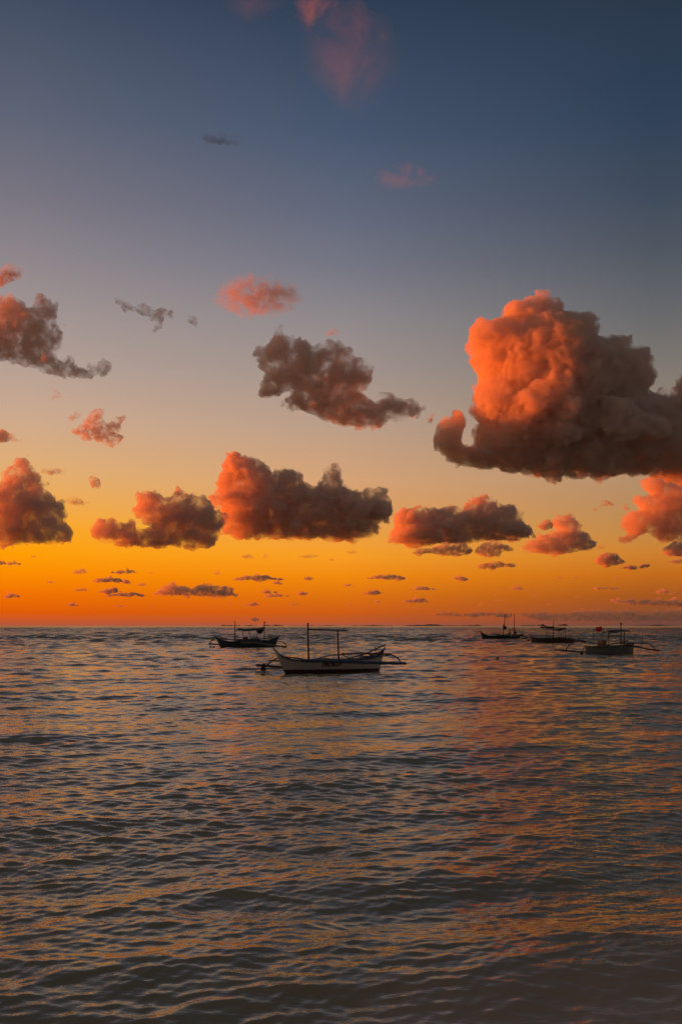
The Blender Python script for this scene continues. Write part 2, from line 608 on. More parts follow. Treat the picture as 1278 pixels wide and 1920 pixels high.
# ------------------------------------------------------------------ the outrigger boats
class Boat:
    """a frame on the water: x along the hull, y away from the beach, z up"""

    def __init__(self, name, pl, pr, dist, yaw, label, group='moored outrigger boats'):
        self.yaw = R(yaw)
        self.O = Vector((((pl + pr) / 2 - CX) / F * dist, dist, 0))
        self.u = Vector((math.cos(self.yaw), math.sin(self.yaw), 0))
        self.n = Vector((-math.sin(self.yaw), math.cos(self.yaw), 0))
        self.root = bpy.data.objects.new(name, None)
        COL.objects.link(self.root)
        self.root.location = self.O
        self.root.rotation_euler = (0, 0, self.yaw)
        tag(self.root, label, 'boat', group)

    def at(self, px, py, off=0.0):
        """local point on the plane y = off seen at a photo position"""
        d = Vector(((px - CX) / F, 1.0, (HY - py) / F))
        c = Vector((0, 0, EYE)) - self.O
        s = (off - c.dot(self.n)) / d.dot(self.n)
        p = c + d * s
        return Vector((p.dot(self.u), off, p.z))

    def world(self, p):
        return self.O + self.u * p[0] + self.n * p[1] + Vector((0, 0, p[2]))

    def hull(self, foot_l, foot_r, tip_l, tip_r, zmid, beam, mat, pw_l=7, pw_r=7, rail=None, post=None, trim=None):
        N, M = 56, 9
        xs = lambda a, b, t: a + (b - a) * t
        V, Fc = [], []

        def gun(s):
            u = 2 * s - 1
            if u < 0:
                z = zmid + (tip_l[1] - zmid) * (-u) ** pw_l
            else:
                z = zmid + (tip_r[1] - zmid) * u ** pw_r
            return xs(tip_l[0], tip_r[0], s), beam / 2 * max(0.0, 1 - abs(u) ** 2.7) ** 0.75 + 0.022, z

        def ring(s, inset):
            xg, b, zg = gun(s)
            xk = xs(foot_l, foot_r, s)
            out = []
            for j in range(-M, M + 1):
                v = abs(j) / M
                side = 1 if j >= 0 else -1
                prof = v ** 0.62 * (0.80 + 0.20 * v)
                zb = -0.28 + inset * 2.6
                x = xs(xk, xg, v ** 1.15)
                y = side * max(b - inset, 0.004) * prof
                z = xs(zb, zg, v)
                out.append(Vector((x, y, z)))
            return out
        w = 2 * M + 1
        for inset in (0.0, 0.03):
            for i in range(N + 1):
                V += ring(i / N, inset)
        n1 = (N + 1) * w
        for i in range(N):
            for j in range(w - 1):
                a = i * w + j
                Fc.append((a, a + w, a + w + 1, a + 1))
                c = a + n1
                Fc.append((c, c + 1, c + w + 1, c + w))
            for j in (0, w - 1):
                a = i * w + j
                q = (a, a + n1, a + n1 + w, a + w)
                Fc.append(q if j == 0 else q[::-1])
        for i in (0, N):
            for j in range(w - 1):
                a = i * w + j
                q = (a, a + 1, a + 1 + n1, a + n1)
                Fc.append(q if i == 0 else q[::-1])
        h = link_mesh('hull', V, Fc, mat, self.root)
        if rail:
            for side in (-1, 1):
                mb = MB()
                pts = []
                for i in range(2, N - 1):
                    xg, b, zg = gun(i / N)
                    pts.append((xg, side * (b + 0.008), zg - 0.012))
                mb.tube(pts, 0.036, 8)
                mb.build('gunwale', rail, self.root)
        if post:
            for tip, sgn, foot in ((tip_l, -1, foot_l), (tip_r, 1, foot_r)):
                if tip[1] < zmid + 0.15:
                    continue
                base = Vector((tip[0] - sgn * 0.30, 0, zmid + (tip[1] - zmid) * 0.52))
                top = Vector((tip[0] + sgn * 0.03, 0, tip[1] + 0.04))
                MB().tube([base, base.lerp(top, 0.5), top], 0.055, 8, r2=0.03).build('stem_post', post, self.root)
        if trim:
            # thwarts across the hull
            for s in trim:
                xg, b, zg = gun(s)
                MB().box((xg, 0, zg - 0.09), (0.2, b * 2 - 0.06, 0.035), 0.008).build('thwart', wood_dark, self.root)
        self.gun = gun
        return h

    def pole(self, name, pts, r, mat, r2=None, n=8, parent=None):
        return MB().tube(pts, r, n, r2).build(name, mat, parent or self.root)


# --- the nearest boat
b1 = Boat('outrigger_boat', 536, 710, 49.0, 33,
          'white outrigger boat with two bare masts and a crossbar, nearest to the beach')
bt = b1.at
fl, fr = bt(538, 1262), bt(709, 1259)
tl, tr = bt(513.2, 1217.2), bt(721.2, 1215.4)
pa, pb = bt(596, 1246), bt(632, 1246)
b1_paint = hull_paint("white_hull_paint", (0.52, 0.50, 0.46), (0.05, 0.022, 0.02), 0.17, (0.34, 0.31, 0.27), slope=0.012,
                      patch=(pa.x, pb.x, 0.30, 0.52, (0.16, 0.05, 0.05)))
b1.hull(fl.x, fr.x, (tl.x, tl.z), (tr.x, tr.z), 0.63, 0.95, b1_paint, 7.5, 5.5, rail=blue_paint, post=wood_dark, trim=(0.3, 0.52, 0.7))
b1.pole('mast', [bt(578.4, 1240), bt(577.6, 1205), bt(577, 1167.6)], 0.045, wood_dark, r2=0.036)
b1.pole('mast', [bt(634.9, 1240), bt(633.6, 1210), bt(632.7, 1182.5)], 0.04, wood_dark, r2=0.036)
b1.pole('crossbar', [bt(577.3, 1180.2, -0.06), bt(632.9, 1181.6, -0.06), bt(650.6, 1182, -0.06)], 0.035, bamboo)
b1.pole('outrigger_float', [bt(480.3, 1247.4, 2.4), bt(530, 1250.5, 2.4), bt(600, 1246.5, 2.4), bt(672, 1240, 2.4)], 0.062, bamboo)
b1.pole('outrigger_float', [bt(562, 1238.2, -2.2), bt(640, 1240.8, -2.2), bt(710, 1242.6, -2.2), bt(760, 1244, -2.2)], 0.07, blue_paint)
b1.pole('outrigger_arm', bez(bt(500.5, 1247, 2.4), bt(511, 1235.5, 1.5), bt(528, 1232, 0.3), 6) + [bt(540, 1232.4, -0.5), bt(561, 1234.6, -1.6), bt(577, 1238.6, -2.2)], 0.034, wood_dark)
b1.pole('outrigger_arm', bez(bt(586, 1239, 2.3), bt(611, 1227.8, 1.4), bt(633, 1227.6, 0.5), 6) + bez(bt(640, 1227.6, 0.2), bt(647, 1229, -0.2), bt(654, 1235, -0.5), 5), 0.032, bamboo)
b1.pole('outrigger_arm', [bt(640, 1226, 2.1), bt(690, 1225.6, 0.6), bt(732, 1226.6, -1.2)], 0.042, wood_dark)
b1.pole('outrigger_arm', bez(bt(729, 1226.4, -1.1), bt(746, 1230, -1.8), bt(751, 1243, -2.2), 8), 0.034, wood_dark)
b1.pole('outrigger_arm', bez(bt(692, 1227.5, 1.2), bt(699, 1231, 0.2), bt(706, 1231.5, -0.1), 5) + [bt(733, 1227.4, -1.2)], 0.028, wood_dark)
b1.pole('spar', [bt(653, 1234.5, 0.15), bt(684, 1226.3, 0.12), bt(703, 1217.5, 0.1), bt(722.5, 1208.8, 0.08)], 0.032, bamboo)
b1.pole('spar', [bt(702.2, 1212, 0.2), bt(704.4, 1226, 0.15)], 0.022, bamboo)
b1.pole('rope', [bt(516, 1228.5), bt(506, 1236.5, 1.0), bt(496.5, 1245, 2.3)], 0.012, rope_mat, n=5)
b1.pole('rope', [bt(481, 1256, 2.4), bt(466, 1261.5, 2.0), bt(448, 1268, 1.7)], 0.011, rope_mat, n=5)
MB().box((bt(608, 1239).x, -0.40, 0.665), (0.62, 0.05, 0.05), 0.008).build('rail_board', tarp_grey, b1.root)
MB().box((bt(690, 1236).x, 0, 0.70), (0.75, 0.52, 0.16), 0.02).build('deck_box', blue_paint, b1.root)

# dark cloth hanging over the end of the float and trailing in the water
prof = [(494.6, 1243.6, 0.05), (494.3, 1246, 0.075), (493.2, 1250, 0.10), (492.6, 1254, 0.115), (493.6, 1258.5, 0.10), (495.6, 1262, 0.085), (497.6, 1266, 0.07), (498.4, 1268, 0.05)]
V, Fc = [], []
cr = random.Random(3)
for i, (px, py, rr0) in enumerate(prof):
    c = b1.world(b1.at(px, py, 2.32))
    for k in range(10):
        th = 2 * math.pi * k / 10
        q = rr0 * (1 + 0.22 * math.sin(3 * th + i * 0.6) + cr.uniform(-0.08, 0.08))
        V.append((c.x + q * math.cos(th), c.y + 0.75 * q * math.sin(th), c.z))
n = len(prof)
for i in range(n - 1):
    for k in range(10):
        k2 = (k + 1) % 10
        Fc.append((i * 10 + k, i * 10 + k2, (i + 1) * 10 + k2, (i + 1) * 10 + k)[::-1])
Fc.append(tuple(range(10)))
Fc.append(tuple((n - 1) * 10 + k for k in range(10))[::-1])
tag(link_mesh('hanging_cloth', V, Fc, cloth_dark), 'dark cloth hanging from the left float end of the nearest boat into the water', 'cloth')

# --- the boat behind it with an awning
b2 = Boat('outrigger_boat', 414.6, 515, 105.0, 14,
          'dark blue outrigger boat with a sagging awning between two masts, leftmost of the five boats')
bt = b2.at
b2_paint = hull_paint("navy_hull_paint", (0.06, 0.08, 0.11), (0.045, 0.04, 0.04), 0.1, (0.07, 0.075, 0.085))
tl, tr = bt(402, 1191.8), bt(524.3, 1190.8)
b2.hull(bt(415, 1213).x, bt(514.5, 1213).x, (tl.x, tl.z), (tr.x, tr.z), 0.62, 1.3, b2_paint, 5.5, 4.2, rail=blue_paint, post=wood_dark, trim=(0.25, 0.72))
b2.pole('mast', [bt(440.6, 1206), bt(440.4, 1164)], 0.055, wood_dark, r2=0.04)
b2.pole('mast', [bt(495.4, 1206), bt(495.4, 1165.5)], 0.055, wood_dark, r2=0.045)
MB().tube([bt(495.5, 1165.4), bt(495.7, 1167.5), bt(495.4, 1171.5)], 0.09, 8, r2=0.05).build('furled_flag', red_cloth, b2.root)
b2.pole('ridge_pole', [bt(440.4, 1182), bt(468, 1179.6), bt(496, 1178.5)], 0.045, wood_dark)
p0, p1 = bt(446, 1181.5), bt(495, 1178.8)


def awning2(u, v):
    x = p0.x + (p1.x - p0.x) * u
    y = (v - 0.5) * 1.5
    return (x, y, p0.z + (p1.z - p0.z) * u + 0.18 - 0.5 * (v - 0.5) ** 2 * 1.6 - 0.10 * math.sin(math.pi * u) + 0.02 * math.sin(u * 15))


MB().sheet(awning2, 20, 8, 0.04).build('awning', tarp_dark, b2.root)


def fold2(u, v):
    x = bt(482, 1184).x + (bt(495, 1184).x - bt(482, 1184).x) * u
    return (x, -0.5 + 1.0 * v, bt(488, 1180.5).z - 0.38 * (math.sin(math.pi * min(1, u * 1.15 + 0.08)) ** 0.7) * (0.75 + 0.25 * math.cos(v * 6)))


MB().sheet(fold2, 14, 8, 0.07).build('awning_fold', tarp_dark, b2.root)
MB().box(bt(487.5, 1183, -0.2), (0.62, 0.5, 0.26), 0.09).build('rolled_tarp', tarp_dark, b2.root)
for px, y0, y1, dx in ((455, 1182.5, 1203, 0.6), (466.5, 1181.5, 1203, 5), (482.5, 1184, 1203, -1)):
    b2.pole('awning_post', bez(bt(px, y0, -0.3), bt(px + dx * 0.2, (y0 + y1) / 2, -0.3), bt(px + dx, y1, -0.3), 5), 0.03, bamboo)
MB().box(bt(456, 1201.8), (1.5, 0.8, 0.42), 0.05).box(bt(460, 1197.5), (0.5, 0.45, 0.35), 0.05).build('engine_box', engine_mat, b2.root)
MB().box(bt(478, 1201.3), (1.0, 0.8, 0.5), 0.05, taper=0.9).build('cargo', tarp_dark, b2.root)
b2.pole('outrigger_float', [bt(391.5, 1206.8, 2.6), bt(412, 1208.4, 2.6), bt(470, 1209, 2.6)], 0.075, bamboo)
b2.pole('outrigger_float', [bt(452, 1205.2, -2.4), bt(481.4, 1205.4, -2.4), bt(515, 1210.6, -2.4), bt(537.3, 1213, -2.4)], 0.085, tarp_grey)
b2.pole('outrigger_arm', bez(bt(393, 1206.6, 2.6), bt(394, 1200, 2), bt(404, 1198, 0.5), 5) + [bt(443, 1199.5, -1), bt(470, 1205, -2.4)], 0.045, wood_dark)
b2.pole('outrigger_arm', [bt(478, 1201, 2.6), bt(505, 1201.4, 0)] + bez(bt(520, 1202, -1.4), bt(535, 1203, -2.2), bt(537.3, 1212.8, -2.4), 5), 0.045, wood_dark)
b2.pole('rail', [bt(425, 1198.4, 0.5), bt(446, 1199, 0.5), bt(500, 1201, 0.5)], 0.03, bamboo)


def buoy(p, r, label, name='buoy', group=None, mat=black_rubber):
    bm = bmesh.new()
    bmesh.ops.create_uvsphere(bm, u_segments=20, v_segments=14, radius=r)
    for v in bm.verts:
        v.co.z = v.co.z * 0.92
        k = abs(v.co.z) / r
        if k < 0.12:
            v.co.x *= 1.06
            v.co.y *= 1.06
        if v.co.z > r * 0.7:
            v.co.z += (v.co.z - r * 0.7) * 0.9
    me = bpy.data.meshes.new(name)
    bm.to_mesh(me)
    bm.free()
    me.polygons.foreach_set('use_smooth', [True] * len(me.polygons))
    me.materials.append(mat)
    o = bpy.data.objects.new(name, me)
    o.location = p
    COL.objects.link(o)
    tag(o, label, 'buoy', group)
    return o


for px, lab in ((394.6, 'small black buoy afloat left of the awning boat, farther from its bow'), (401.0, 'small black buoy afloat left of the awning boat, closer to its bow')):
    d = EYE * F / (1214.6 - HY)
    buoy(((px - CX) / F * d, d, 0.06), 0.115, lab, group='small black buoys by the awning boat')

b2.pole('rope', [bt(402.5, 1193.5), bt(396, 1203, 0.4), bt(386, 1214.5, 0.9)], 0.016, rope_mat, n=5)
for px in (425, 446, 470):
    MB().tube([bt(px, 1199.2, 0.5), bt(px + 0.5, 1204.5, 0.45)], 0.02, 6).build('stanchion', bamboo, b2.root)

# --- the far boat with two people aboard
b3 = Boat('outrigger_boat', 904, 972, 165.0, 12,
          'green and blue outrigger boat carrying two people, farthest of the boats')
bt = b3.at
b3_paint = hull_paint("teal_hull_paint", (0.02, 0.06, 0.065), (0.02, 0.035, 0.04), 0.1, (0.02, 0.045, 0.10))
tl, tr = bt(898.6, 1181.4), bt(977, 1190.6)
b3.hull(bt(904.6, 1195).x, bt(970, 1195).x, (tl.x, tl.z), (tr.x, tr.z), 0.60, 1.5, b3_paint, 6, 5, rail=green_paint, post=wood_dark, trim=(0.2, 0.5, 0.78))
b3.pole('mast', [bt(942.6, 1192), bt(944.4, 1172.5), bt(947, 1150.5)], 0.075, wood_dark, r2=0.045)
b3.pole('mast', [bt(963, 1192), bt(963.2, 1176), bt(964.2, 1150)], 0.07, wood_dark, r2=0.045)
b3.pole('stay', [bt(947, 1151), bt(950, 1163), bt(956, 1190)], 0.016, rope_mat, n=5)
c = bt(945, 1175.6)
MB().tube([bt(944.2, 1170.8), bt(944, 1173.4), bt(945, 1176.4), bt(946.4, 1179.6)], 0.10, 9, r2=0.3).box(c + Vector((0.05, 0, -0.05)), (0.62, 0.5, 0.34), 0.12).build('furled_sail', tarp_dark, b3.root)
b3.pole('outrigger_float', [bt(955, 1193, -2.6), bt(972, 1195.6, -2.6), bt(995, 1199.8, -2.6)], 0.09, bamboo)
b3.pole('outrigger_float', [bt(930, 1190.6, 2.6), bt(972, 1192.4, 2.6), bt(989, 1194.6, 2.6)], 0.08, bamboo)
b3.pole('outrigger_arm', [bt(965, 1191, 2.6), bt(974, 1190.2, 0), bt(983, 1191.5, -1.6), bt(989, 1198.6, -2.6)], 0.05, wood_dark)
b3.pole('outrigger_arm', [bt(918, 1190, 2.6), bt(925, 1188.4, 0), bt(934, 1189.4, -1.6), bt(957, 1193.4, -2.6)], 0.05, wood_dark)
MB().box(bt(977.3, 1190.6), (0.45, 0.4, 0.4), 0.1).build('engine_box', engine_mat, b3.root)

b3.pole('rope', [bt(899, 1182.5), bt(893, 1189, 0.5), bt(884, 1196.5, 1.0)], 0.02, rope_mat, n=5)

# --- the boat with the sagging tarpaulin
b4 = Boat('outrigger_boat', 995.4, 1075, 130.0, 14,
          'brown outrigger boat with one mast and a drooping tarpaulin, fourth boat from the left')
bt = b4.at
b4_paint = hull_paint("brown_hull_paint", (0.12, 0.08, 0.07), (0.07, 0.05, 0.045), 0.1, (0.15, 0.1, 0.09))
tl, tr = bt(993.8, 1191.6), bt(1077, 1198.6)
b4.hull(bt(996, 1206).x, bt(1074, 1206).x, (tl.x, tl.z), (tr.x, tr.z), 0.58, 1.4, b4_paint, 6, 4, rail=wood_dark, post=wood_dark, trim=(0.25, 0.5, 0.75))
b4.pole('mast', [bt(1036, 1202), bt(1037, 1180), bt(1037.2, 1161.6)], 0.06, wood_dark, r2=0.035)
for px, y0 in ((1023.7, 1176.8), (1058.8, 1178)):
    for off in (-0.5, 0.5):
        b4.pole('awning_post', [bt(px, y0, off), bt(px + 0.4, 1200, off)], 0.03, bamboo)
b4.pole('ridge_pole', [bt(1016, 1173.8), bt(1036, 1175.6), bt(1059, 1178.2)], 0.045, wood_dark)
q0, q1, q2 = bt(1024, 1176.6), bt(1043.5, 1182.8), bt(1057, 1178)


def sag4(u, v):
    px = 1024 + 33 * u
    t = (px - 1043.5) / (19.5 if px < 1043.5 else 13.5)
    x = bt(px, 1178).x
    top = q0.z + (q2.z - q0.z) * u
    return (x, -0.65 + 1.3 * v, top - 0.36 * max(0, 1 - abs(t)) ** 0.8 * (1 - 0.6 * v) + 0.12 * math.sin(math.pi * v))


MB().sheet(sag4, 22, 8, 0.05).build('awning', tarp_dark, b4.root)


def flat4(u, v):
    px = 1015 + 20 * u
    return (bt(px, 1176).x, -0.6 + 1.2 * v, bt(px, 1175.6 + 0.6 * math.sin(u * 5)).z + 0.05 * math.sin(math.pi * v))


MB().sheet(flat4, 12, 6, 0.16).build('awning_fold', tarp_dark, b4.root)
MB().box(bt(1048, 1196.5), (0.9, 0.6, 0.3), 0.06).build('engine_box', engine_mat, b4.root)
b4.pole('outrigger_float', [bt(1045, 1196.2, -2.4), bt(1066, 1197.4, -2.4), bt(1097, 1204, -2.4)], 0.08, bamboo)
b4.pole('outrigger_float', [bt(986, 1201, 2.4), bt(1010, 1200, 2.4), bt(1050, 1198.5, 2.4)], 0.07, bamboo)
b4.pole('outrigger_arm', [bt(1060, 1197, 2.4), bt(1070, 1196, 0), bt(1084, 1196.6, -1.6), bt(1089.5, 1202.2, -2.4)], 0.045, wood_dark)
b4.pole('outrigger_arm', [bt(988, 1200.6, 2.4), bt(995, 1197, 1.4), bt(1010, 1196.6, -0.2), bt(1046, 1196.6, -2.4)], 0.045, wood_dark)

b4.pole('rope', [bt(994, 1192.5), bt(987, 1199, 0.5), bt(978, 1207, 1.0)], 0.018, rope_mat, n=5)

# --- the grey boat on the right with the red cloth
b5 = Boat('outrigger_boat', 1099, 1186.5, 79.0, 30,
          'grey outrigger boat with a red cloth and dark canopy, rightmost of the boats')
bt = b5.at
b5_paint = hull_paint("grey_hull_paint", (0.22, 0.22, 0.20), (0.09, 0.08, 0.075), 0.08, (0.11, 0.12, 0.11))
tl, tr = bt(1095.6, 1209.6), bt(1187.4, 1205.8)
b5.hull(bt(1099.5, 1227).x, bt(1186, 1227).x, (tl.x, tl.z), (tr.x, tr.z), 0.66, 1.25, b5_paint, 8, 3.0, rail=green_paint, post=None, trim=(0.2, 0.5, 0.75))
b5.pole('mast', [bt(1163.2, 1212), bt(1163.2, 1168)], 0.045, wood_dark, r2=0.04)
MB().tube([bt(1163.1, 1167.4), bt(1163.2, 1171.6)], 0.075, 8, r2=0.06).build('masthead', wood_dark, b5.root)
MB().box(bt(1127.8, 1206), (0.44, 0.6, 0.52), 0.03).build('cabin', cabin_mat, b5.root)
for px, y0, off in ((1139.5, 1183, -0.45), (1141, 1183, 0.45), (1169, 1181, -0.45), (1170, 1181, 0.45)):
    b5.pole('canopy_post', [bt(px, y0, off), bt(px - 0.5, 1212, off)], 0.022, bamboo)


def canopy5(u, v):
    px = 1138 + 33 * u
    py = 1183.2 - 2.2 * u + (0.8 if u < 0.32 else 0.0) - 1.2 * math.sin(math.pi * u)
    return (bt(px, py).x, -0.6 + 1.2 * v, bt(px, py).z - 0.25 * (v - 0.5) ** 2 + 0.02 * math.sin(u * 18))


MB().sheet(canopy5, 20, 8, 0.07).build('canopy', tarp_dark, b5.root)
MB().box(bt(1145, 1183.4, -0.3), (0.48, 0.35, 0.10), 0.04).build('rolled_tarp', tarp_dark, b5.root)
for px, y0 in ((1112, 1182), (1129.5, 1180)):
    b5.pole('flag_post', [bt(px, y0 - 2, -0.25), bt(px, 1213, -0.25)], 0.02, bamboo)
b5.pole('crossbar', [bt(1110.5, 1181.6, -0.25), bt(1131.5, 1179, -0.25)], 0.026, bamboo)
b5.pole('spar', [bt(1137, 1210.6, -0.5), bt(1158, 1204.8, -0.45), bt(1178.6, 1200, -0.4)], 0.035, bamboo)
b5.pole('outrigger_float', [bt(1040.7, 1218.2, 2.2), bt(1062, 1220, 2.2), bt(1082, 1222.2, 2.2), bt(1104, 1222, 2.2)], 0.065, wood_dark)
b5.pole('outrigger_float', [bt(1172, 1209.4, -2.0), bt(1195.7, 1212.6, -2.0), bt(1214, 1217, -2.0), bt(1235.8, 1219.8, -2.0)], 0.06, wood_dark)
b5.pole('outrigger_arm', bez(bt(1060, 1220, 2.2), bt(1066, 1203, 1.7), bt(1086, 1200, 1.0), 6) + [bt(1108, 1205, 0.1), bt(1130, 1209, -0.8)], 0.034, wood_dark)
b5.pole('outrigger_arm', [bt(1150, 1206.6, 1.4), bt(1181, 1206.4, 0), bt(1203.7, 1206, -1.0)] + bez(bt(1210, 1206.2, -1.3), bt(1224, 1208, -1.9), bt(1226.5, 1218.6, -2.0), 5), 0.036, wood_dark)
b5.pole('spar', [bt(1203.2, 1194.5, -1.0), bt(1203.6, 1206.6, -1.0)], 0.02, bamboo)
b5.pole('rope', [bt(1096.6, 1210.6), bt(1092, 1218, 0.3), bt(1089.4, 1224, 0.5)], 0.03, rope_mat, n=6)
w5 = b5.world(b5.at(1089.2, 1225.6, 0.5))
buoy((w5.x, w5.y, w5.z), 0.13, 'dark fender buoy hanging off the bow of the grey boat', name='fender_buoy')


# red cloth slung over the crossbar: lies on the boat, a thing of its own
def redfn(u, v):
    top = b5.world(b5.at(1115.2 + 13 * u, 1175.4 + 0.5 * math.sin(u * 6), -0.34 + 0.05 * math.sin(u * 7)))
    bot = b5.world(b5.at(1116.5 + 10.5 * u, 1185 - 1.6 * abs(u - 0.5) * 2 + 0.3 * math.sin(u * 9), -0.34 + 0.12 * math.sin(u * 9 + 1)))
    p = top.lerp(bot, v)
    return p + b5.n * (-0.05 * math.sin(math.pi * v) * (1 + math.sin(u * 11)))


MBr = MB()
base = [redfn(i / 16, j / 10) for i in range(17) for j in range(11)]
back = [p + b5.n * 0.012 for p in base]
MBr.v = base + back
for i in range(16):
    for j in range(10):
        a = i * 11 + j
        MBr.f.append((a, a + 1, a + 12, a + 11))
        c_ = a + 187
        MBr.f.append((c_, c_ + 11, c_ + 12, c_ + 1))
tag(MBr.build('red_cloth', red_cloth), 'bright red cloth slung up above the grey boat', 'cloth')

# ------------------------------------------------------------------ people
skin_mat = material("brown_skin", (0.11, 0.055, 0.035), (0.15, 0.075, 0.05), scale=8, rough=0.6)
hair_mat = material("black_hair", (0.006, 0.005, 0.005), (0.014, 0.012, 0.011), scale=40, rough=0.5, stretch=(1, 1, 0.2))
shirt_mat = material("dark_shirt", (0.02, 0.02, 0.025), (0.04, 0.04, 0.045), scale=8, rough=0.85, bump=0.4)


def skinned(name, joints, bones, mat, parent=None, loc=(0, 0, 0), rz=0.0, levels=2):
    """one continuous surface grown around a skeleton of joints with radii"""
    keys = list(joints)
    me = bpy.data.meshes.new(name)
    me.from_pydata([joints[k][0] for k in keys], [(keys.index(a), keys.index(b)) for a, b in bones], [])
    o = bpy.data.objects.new(name, me)
    COL.objects.link(o)
    o.location = loc
    o.rotation_euler = (0, 0, rz)
    md = o.modifiers.new('skin', 'SKIN')
    md.use_smooth_shade = True
    for k, sv in zip(keys, me.skin_vertices[0].data if me.skin_vertices else []):
        r_ = joints[k][1]
        sv.radius = (r_, r_) if isinstance(r_, float) else r_
    if not me.skin_vertices:
        bpy.context.view_layer.update()
    me.materials.append(mat)
    sb = o.modifiers.new('sub', 'SUBSURF')
    sb.levels = sb.render_levels = levels
    if parent:
        o.parent = parent
    return o


def bake(o):
    """freeze the grown surface into a plain mesh"""
    dg = bpy.context.evaluated_depsgraph_get()
    me = bpy.data.meshes.new_from_object(o.evaluated_get(dg))
    o.modifiers.clear()
    o.data = me
    return o


def seated_person(boat, px, seat_z, off, turn, label):
    s = boat.at(px, 1190, off)
    w = boat.world((s.x, off, 0))
    J = {
        'pelvis': ((0, 0, 0.10), 0.125), 'waist': ((0.02, 0, 0.27), 0.115), 'chest': ((0.05, 0, 0.46), 0.14), 'neck0': ((0.07, 0, 0.61), 0.062),
        'neck': ((0.085, 0, 0.67), 0.052), 'jaw': ((0.11, 0, 0.735), 0.078), 'head': ((0.10, 0, 0.80), 0.096), 'crown': ((0.095, 0, 0.865), 0.075),
    }
    B = [('pelvis', 'waist'), ('waist', 'chest'), ('chest', 'neck0'), ('neck0', 'neck'), ('neck', 'jaw'), ('jaw', 'head'), ('head', 'crown')]
    for sgn, sd in ((1, 'l'), (-1, 'r')):
        J['sh' + sd] = ((0.04, sgn * 0.17, 0.54), 0.065)
        J['el' + sd] = ((0.14, sgn * 0.23, 0.30), 0.044)
        J['wr' + sd] = ((0.34, sgn * 0.17, 0.22), 0.032)
        J['ha' + sd] = ((0.42, sgn * 0.15, 0.20), 0.036)
        J['hip' + sd] = ((0.06, sgn * 0.10, 0.08), 0.095)
        J['kn' + sd] = ((0.44, sgn * 0.14, 0.12), 0.064)
        J['an' + sd] = ((0.46, sgn * 0.13, -0.28), 0.042)
        J['to' + sd] = ((0.60, sgn * 0.14, -0.33), 0.038)
        B += [('chest', 'sh' + sd), ('sh' + sd, 'el' + sd), ('el' + sd, 'wr' + sd), ('wr' + sd, 'ha' + sd), ('pelvis', 'hip' + sd), ('hip' + sd, 'kn' + sd), ('kn' + sd, 'an' + sd), ('an' + sd, 'to' + sd)]
    o = skinned('person', J, B, skin_mat, loc=(w.x, w.y, seat_z), rz=boat.yaw + turn)
    bake(o)
    tag(o, label, 'person', 'people aboard the far boat')
    T = {k: (J[k][0], J[k][1] + 0.016) for k in ('pelvis', 'waist', 'chest', 'shl', 'shr')}
    for sd in 'lr':
        T['el' + sd] = (tuple(J['sh' + sd][0][i] * 0.35 + J['el' + sd][0][i] * 0.65 for i in range(3)), 0.064)
    sh = skinned('shirt', T, [('pelvis', 'waist'), ('waist', 'chest'), ('chest', 'shl'), ('chest', 'shr'), ('shl', 'ell'), ('shr', 'elr')], shirt_mat, parent=o)
    bake(sh)
    H = {'a': ((0.06, 0, 0.80), 0.09), 'b': ((0.085, 0, 0.87), 0.092), 'c': ((0.12, 0, 0.905), 0.062)}
    bake(skinned('hair', H, [('a', 'b'), ('b', 'c')], hair_mat, parent=o))
    return o


seated_person(b3, 955.6, 0.72, 0.1, R(170), 'person in dark clothes seated amidships between the two masts of the far boat')
seated_person(b3, 966.2, 0.72, 0.0, R(200), 'person in dark clothes seated just behind the rear mast of the far boat')


def swimmer():
    d = EYE * F / (1237.5 - HY)
    x = (931.5 - CX) / F * d
    J = {
        'pelvis': ((0.62, 0.10, -0.24), 0.12), 'waist': ((0.42, 0.07, -0.18), 0.115), 'chest': ((0.20, 0.03, -0.11), 0.135), 'neck0': ((0.06, 0.01, -0.02), 0.07),
        'neck': ((0.03, 0, 0.02), 0.06), 'jaw': ((-0.02, 0, 0.07), 0.082), 'head': ((-0.01, 0, 0.135), 0.10), 'crown': ((0.0, 0, 0.19), 0.08),
    }
    B = [('pelvis', 'waist'), ('waist', 'chest'), ('chest', 'neck0'), ('neck0', 'neck'), ('neck', 'jaw'), ('jaw', 'head'), ('head', 'crown')]
    for sgn, sd in ((1, 'l'), (-1, 'r')):
        J['sh' + sd] = ((0.14, sgn * 0.18, -0.04), 0.066)
        J['el' + sd] = ((-0.06, sgn * 0.34, -0.12), 0.046)
        J['wr' + sd] = ((-0.26, sgn * 0.24, -0.14), 0.034)
        J['ha' + sd] = ((-0.35, sgn * 0.20, -0.14), 0.036)
        J['hip' + sd] = ((0.68, sgn * 0.09 + 0.1, -0.26), 0.09)
        J['kn' + sd] = ((1.05, sgn * 0.12 + 0.14, -0.36), 0.062)
        J['an' + sd] = ((1.42, sgn * 0.10 + 0.2, -0.38), 0.042)
        J['to' + sd] = ((1.56, sgn * 0.10 + 0.22, -0.42), 0.034)
        B += [('chest', 'sh' + sd), ('sh' + sd, 'el' + sd), ('el' + sd, 'wr' + sd), ('wr' + sd, 'ha' + sd), ('pelvis', 'hip' + sd), ('hip' + sd, 'kn' + sd), ('kn' + sd, 'an' + sd), ('an' + sd, 'to' + sd)]
    o = bake(skinned('person', J, B, skin_mat, loc=(x, d, -0.03), rz=R(6)))
    tag(o, 'swimmer with dark head just above the water, right of the nearest boat', 'person')
    H = {'a': ((0.05, 0, 0.10), 0.095), 'b': ((0.035, 0, 0.175), 0.105), 'c': ((-0.005, 0, 0.215), 0.085)}
    bake(skinned('hair', H, [('a', 'b'), ('b', 'c')], hair_mat, parent=o))


swimmer()

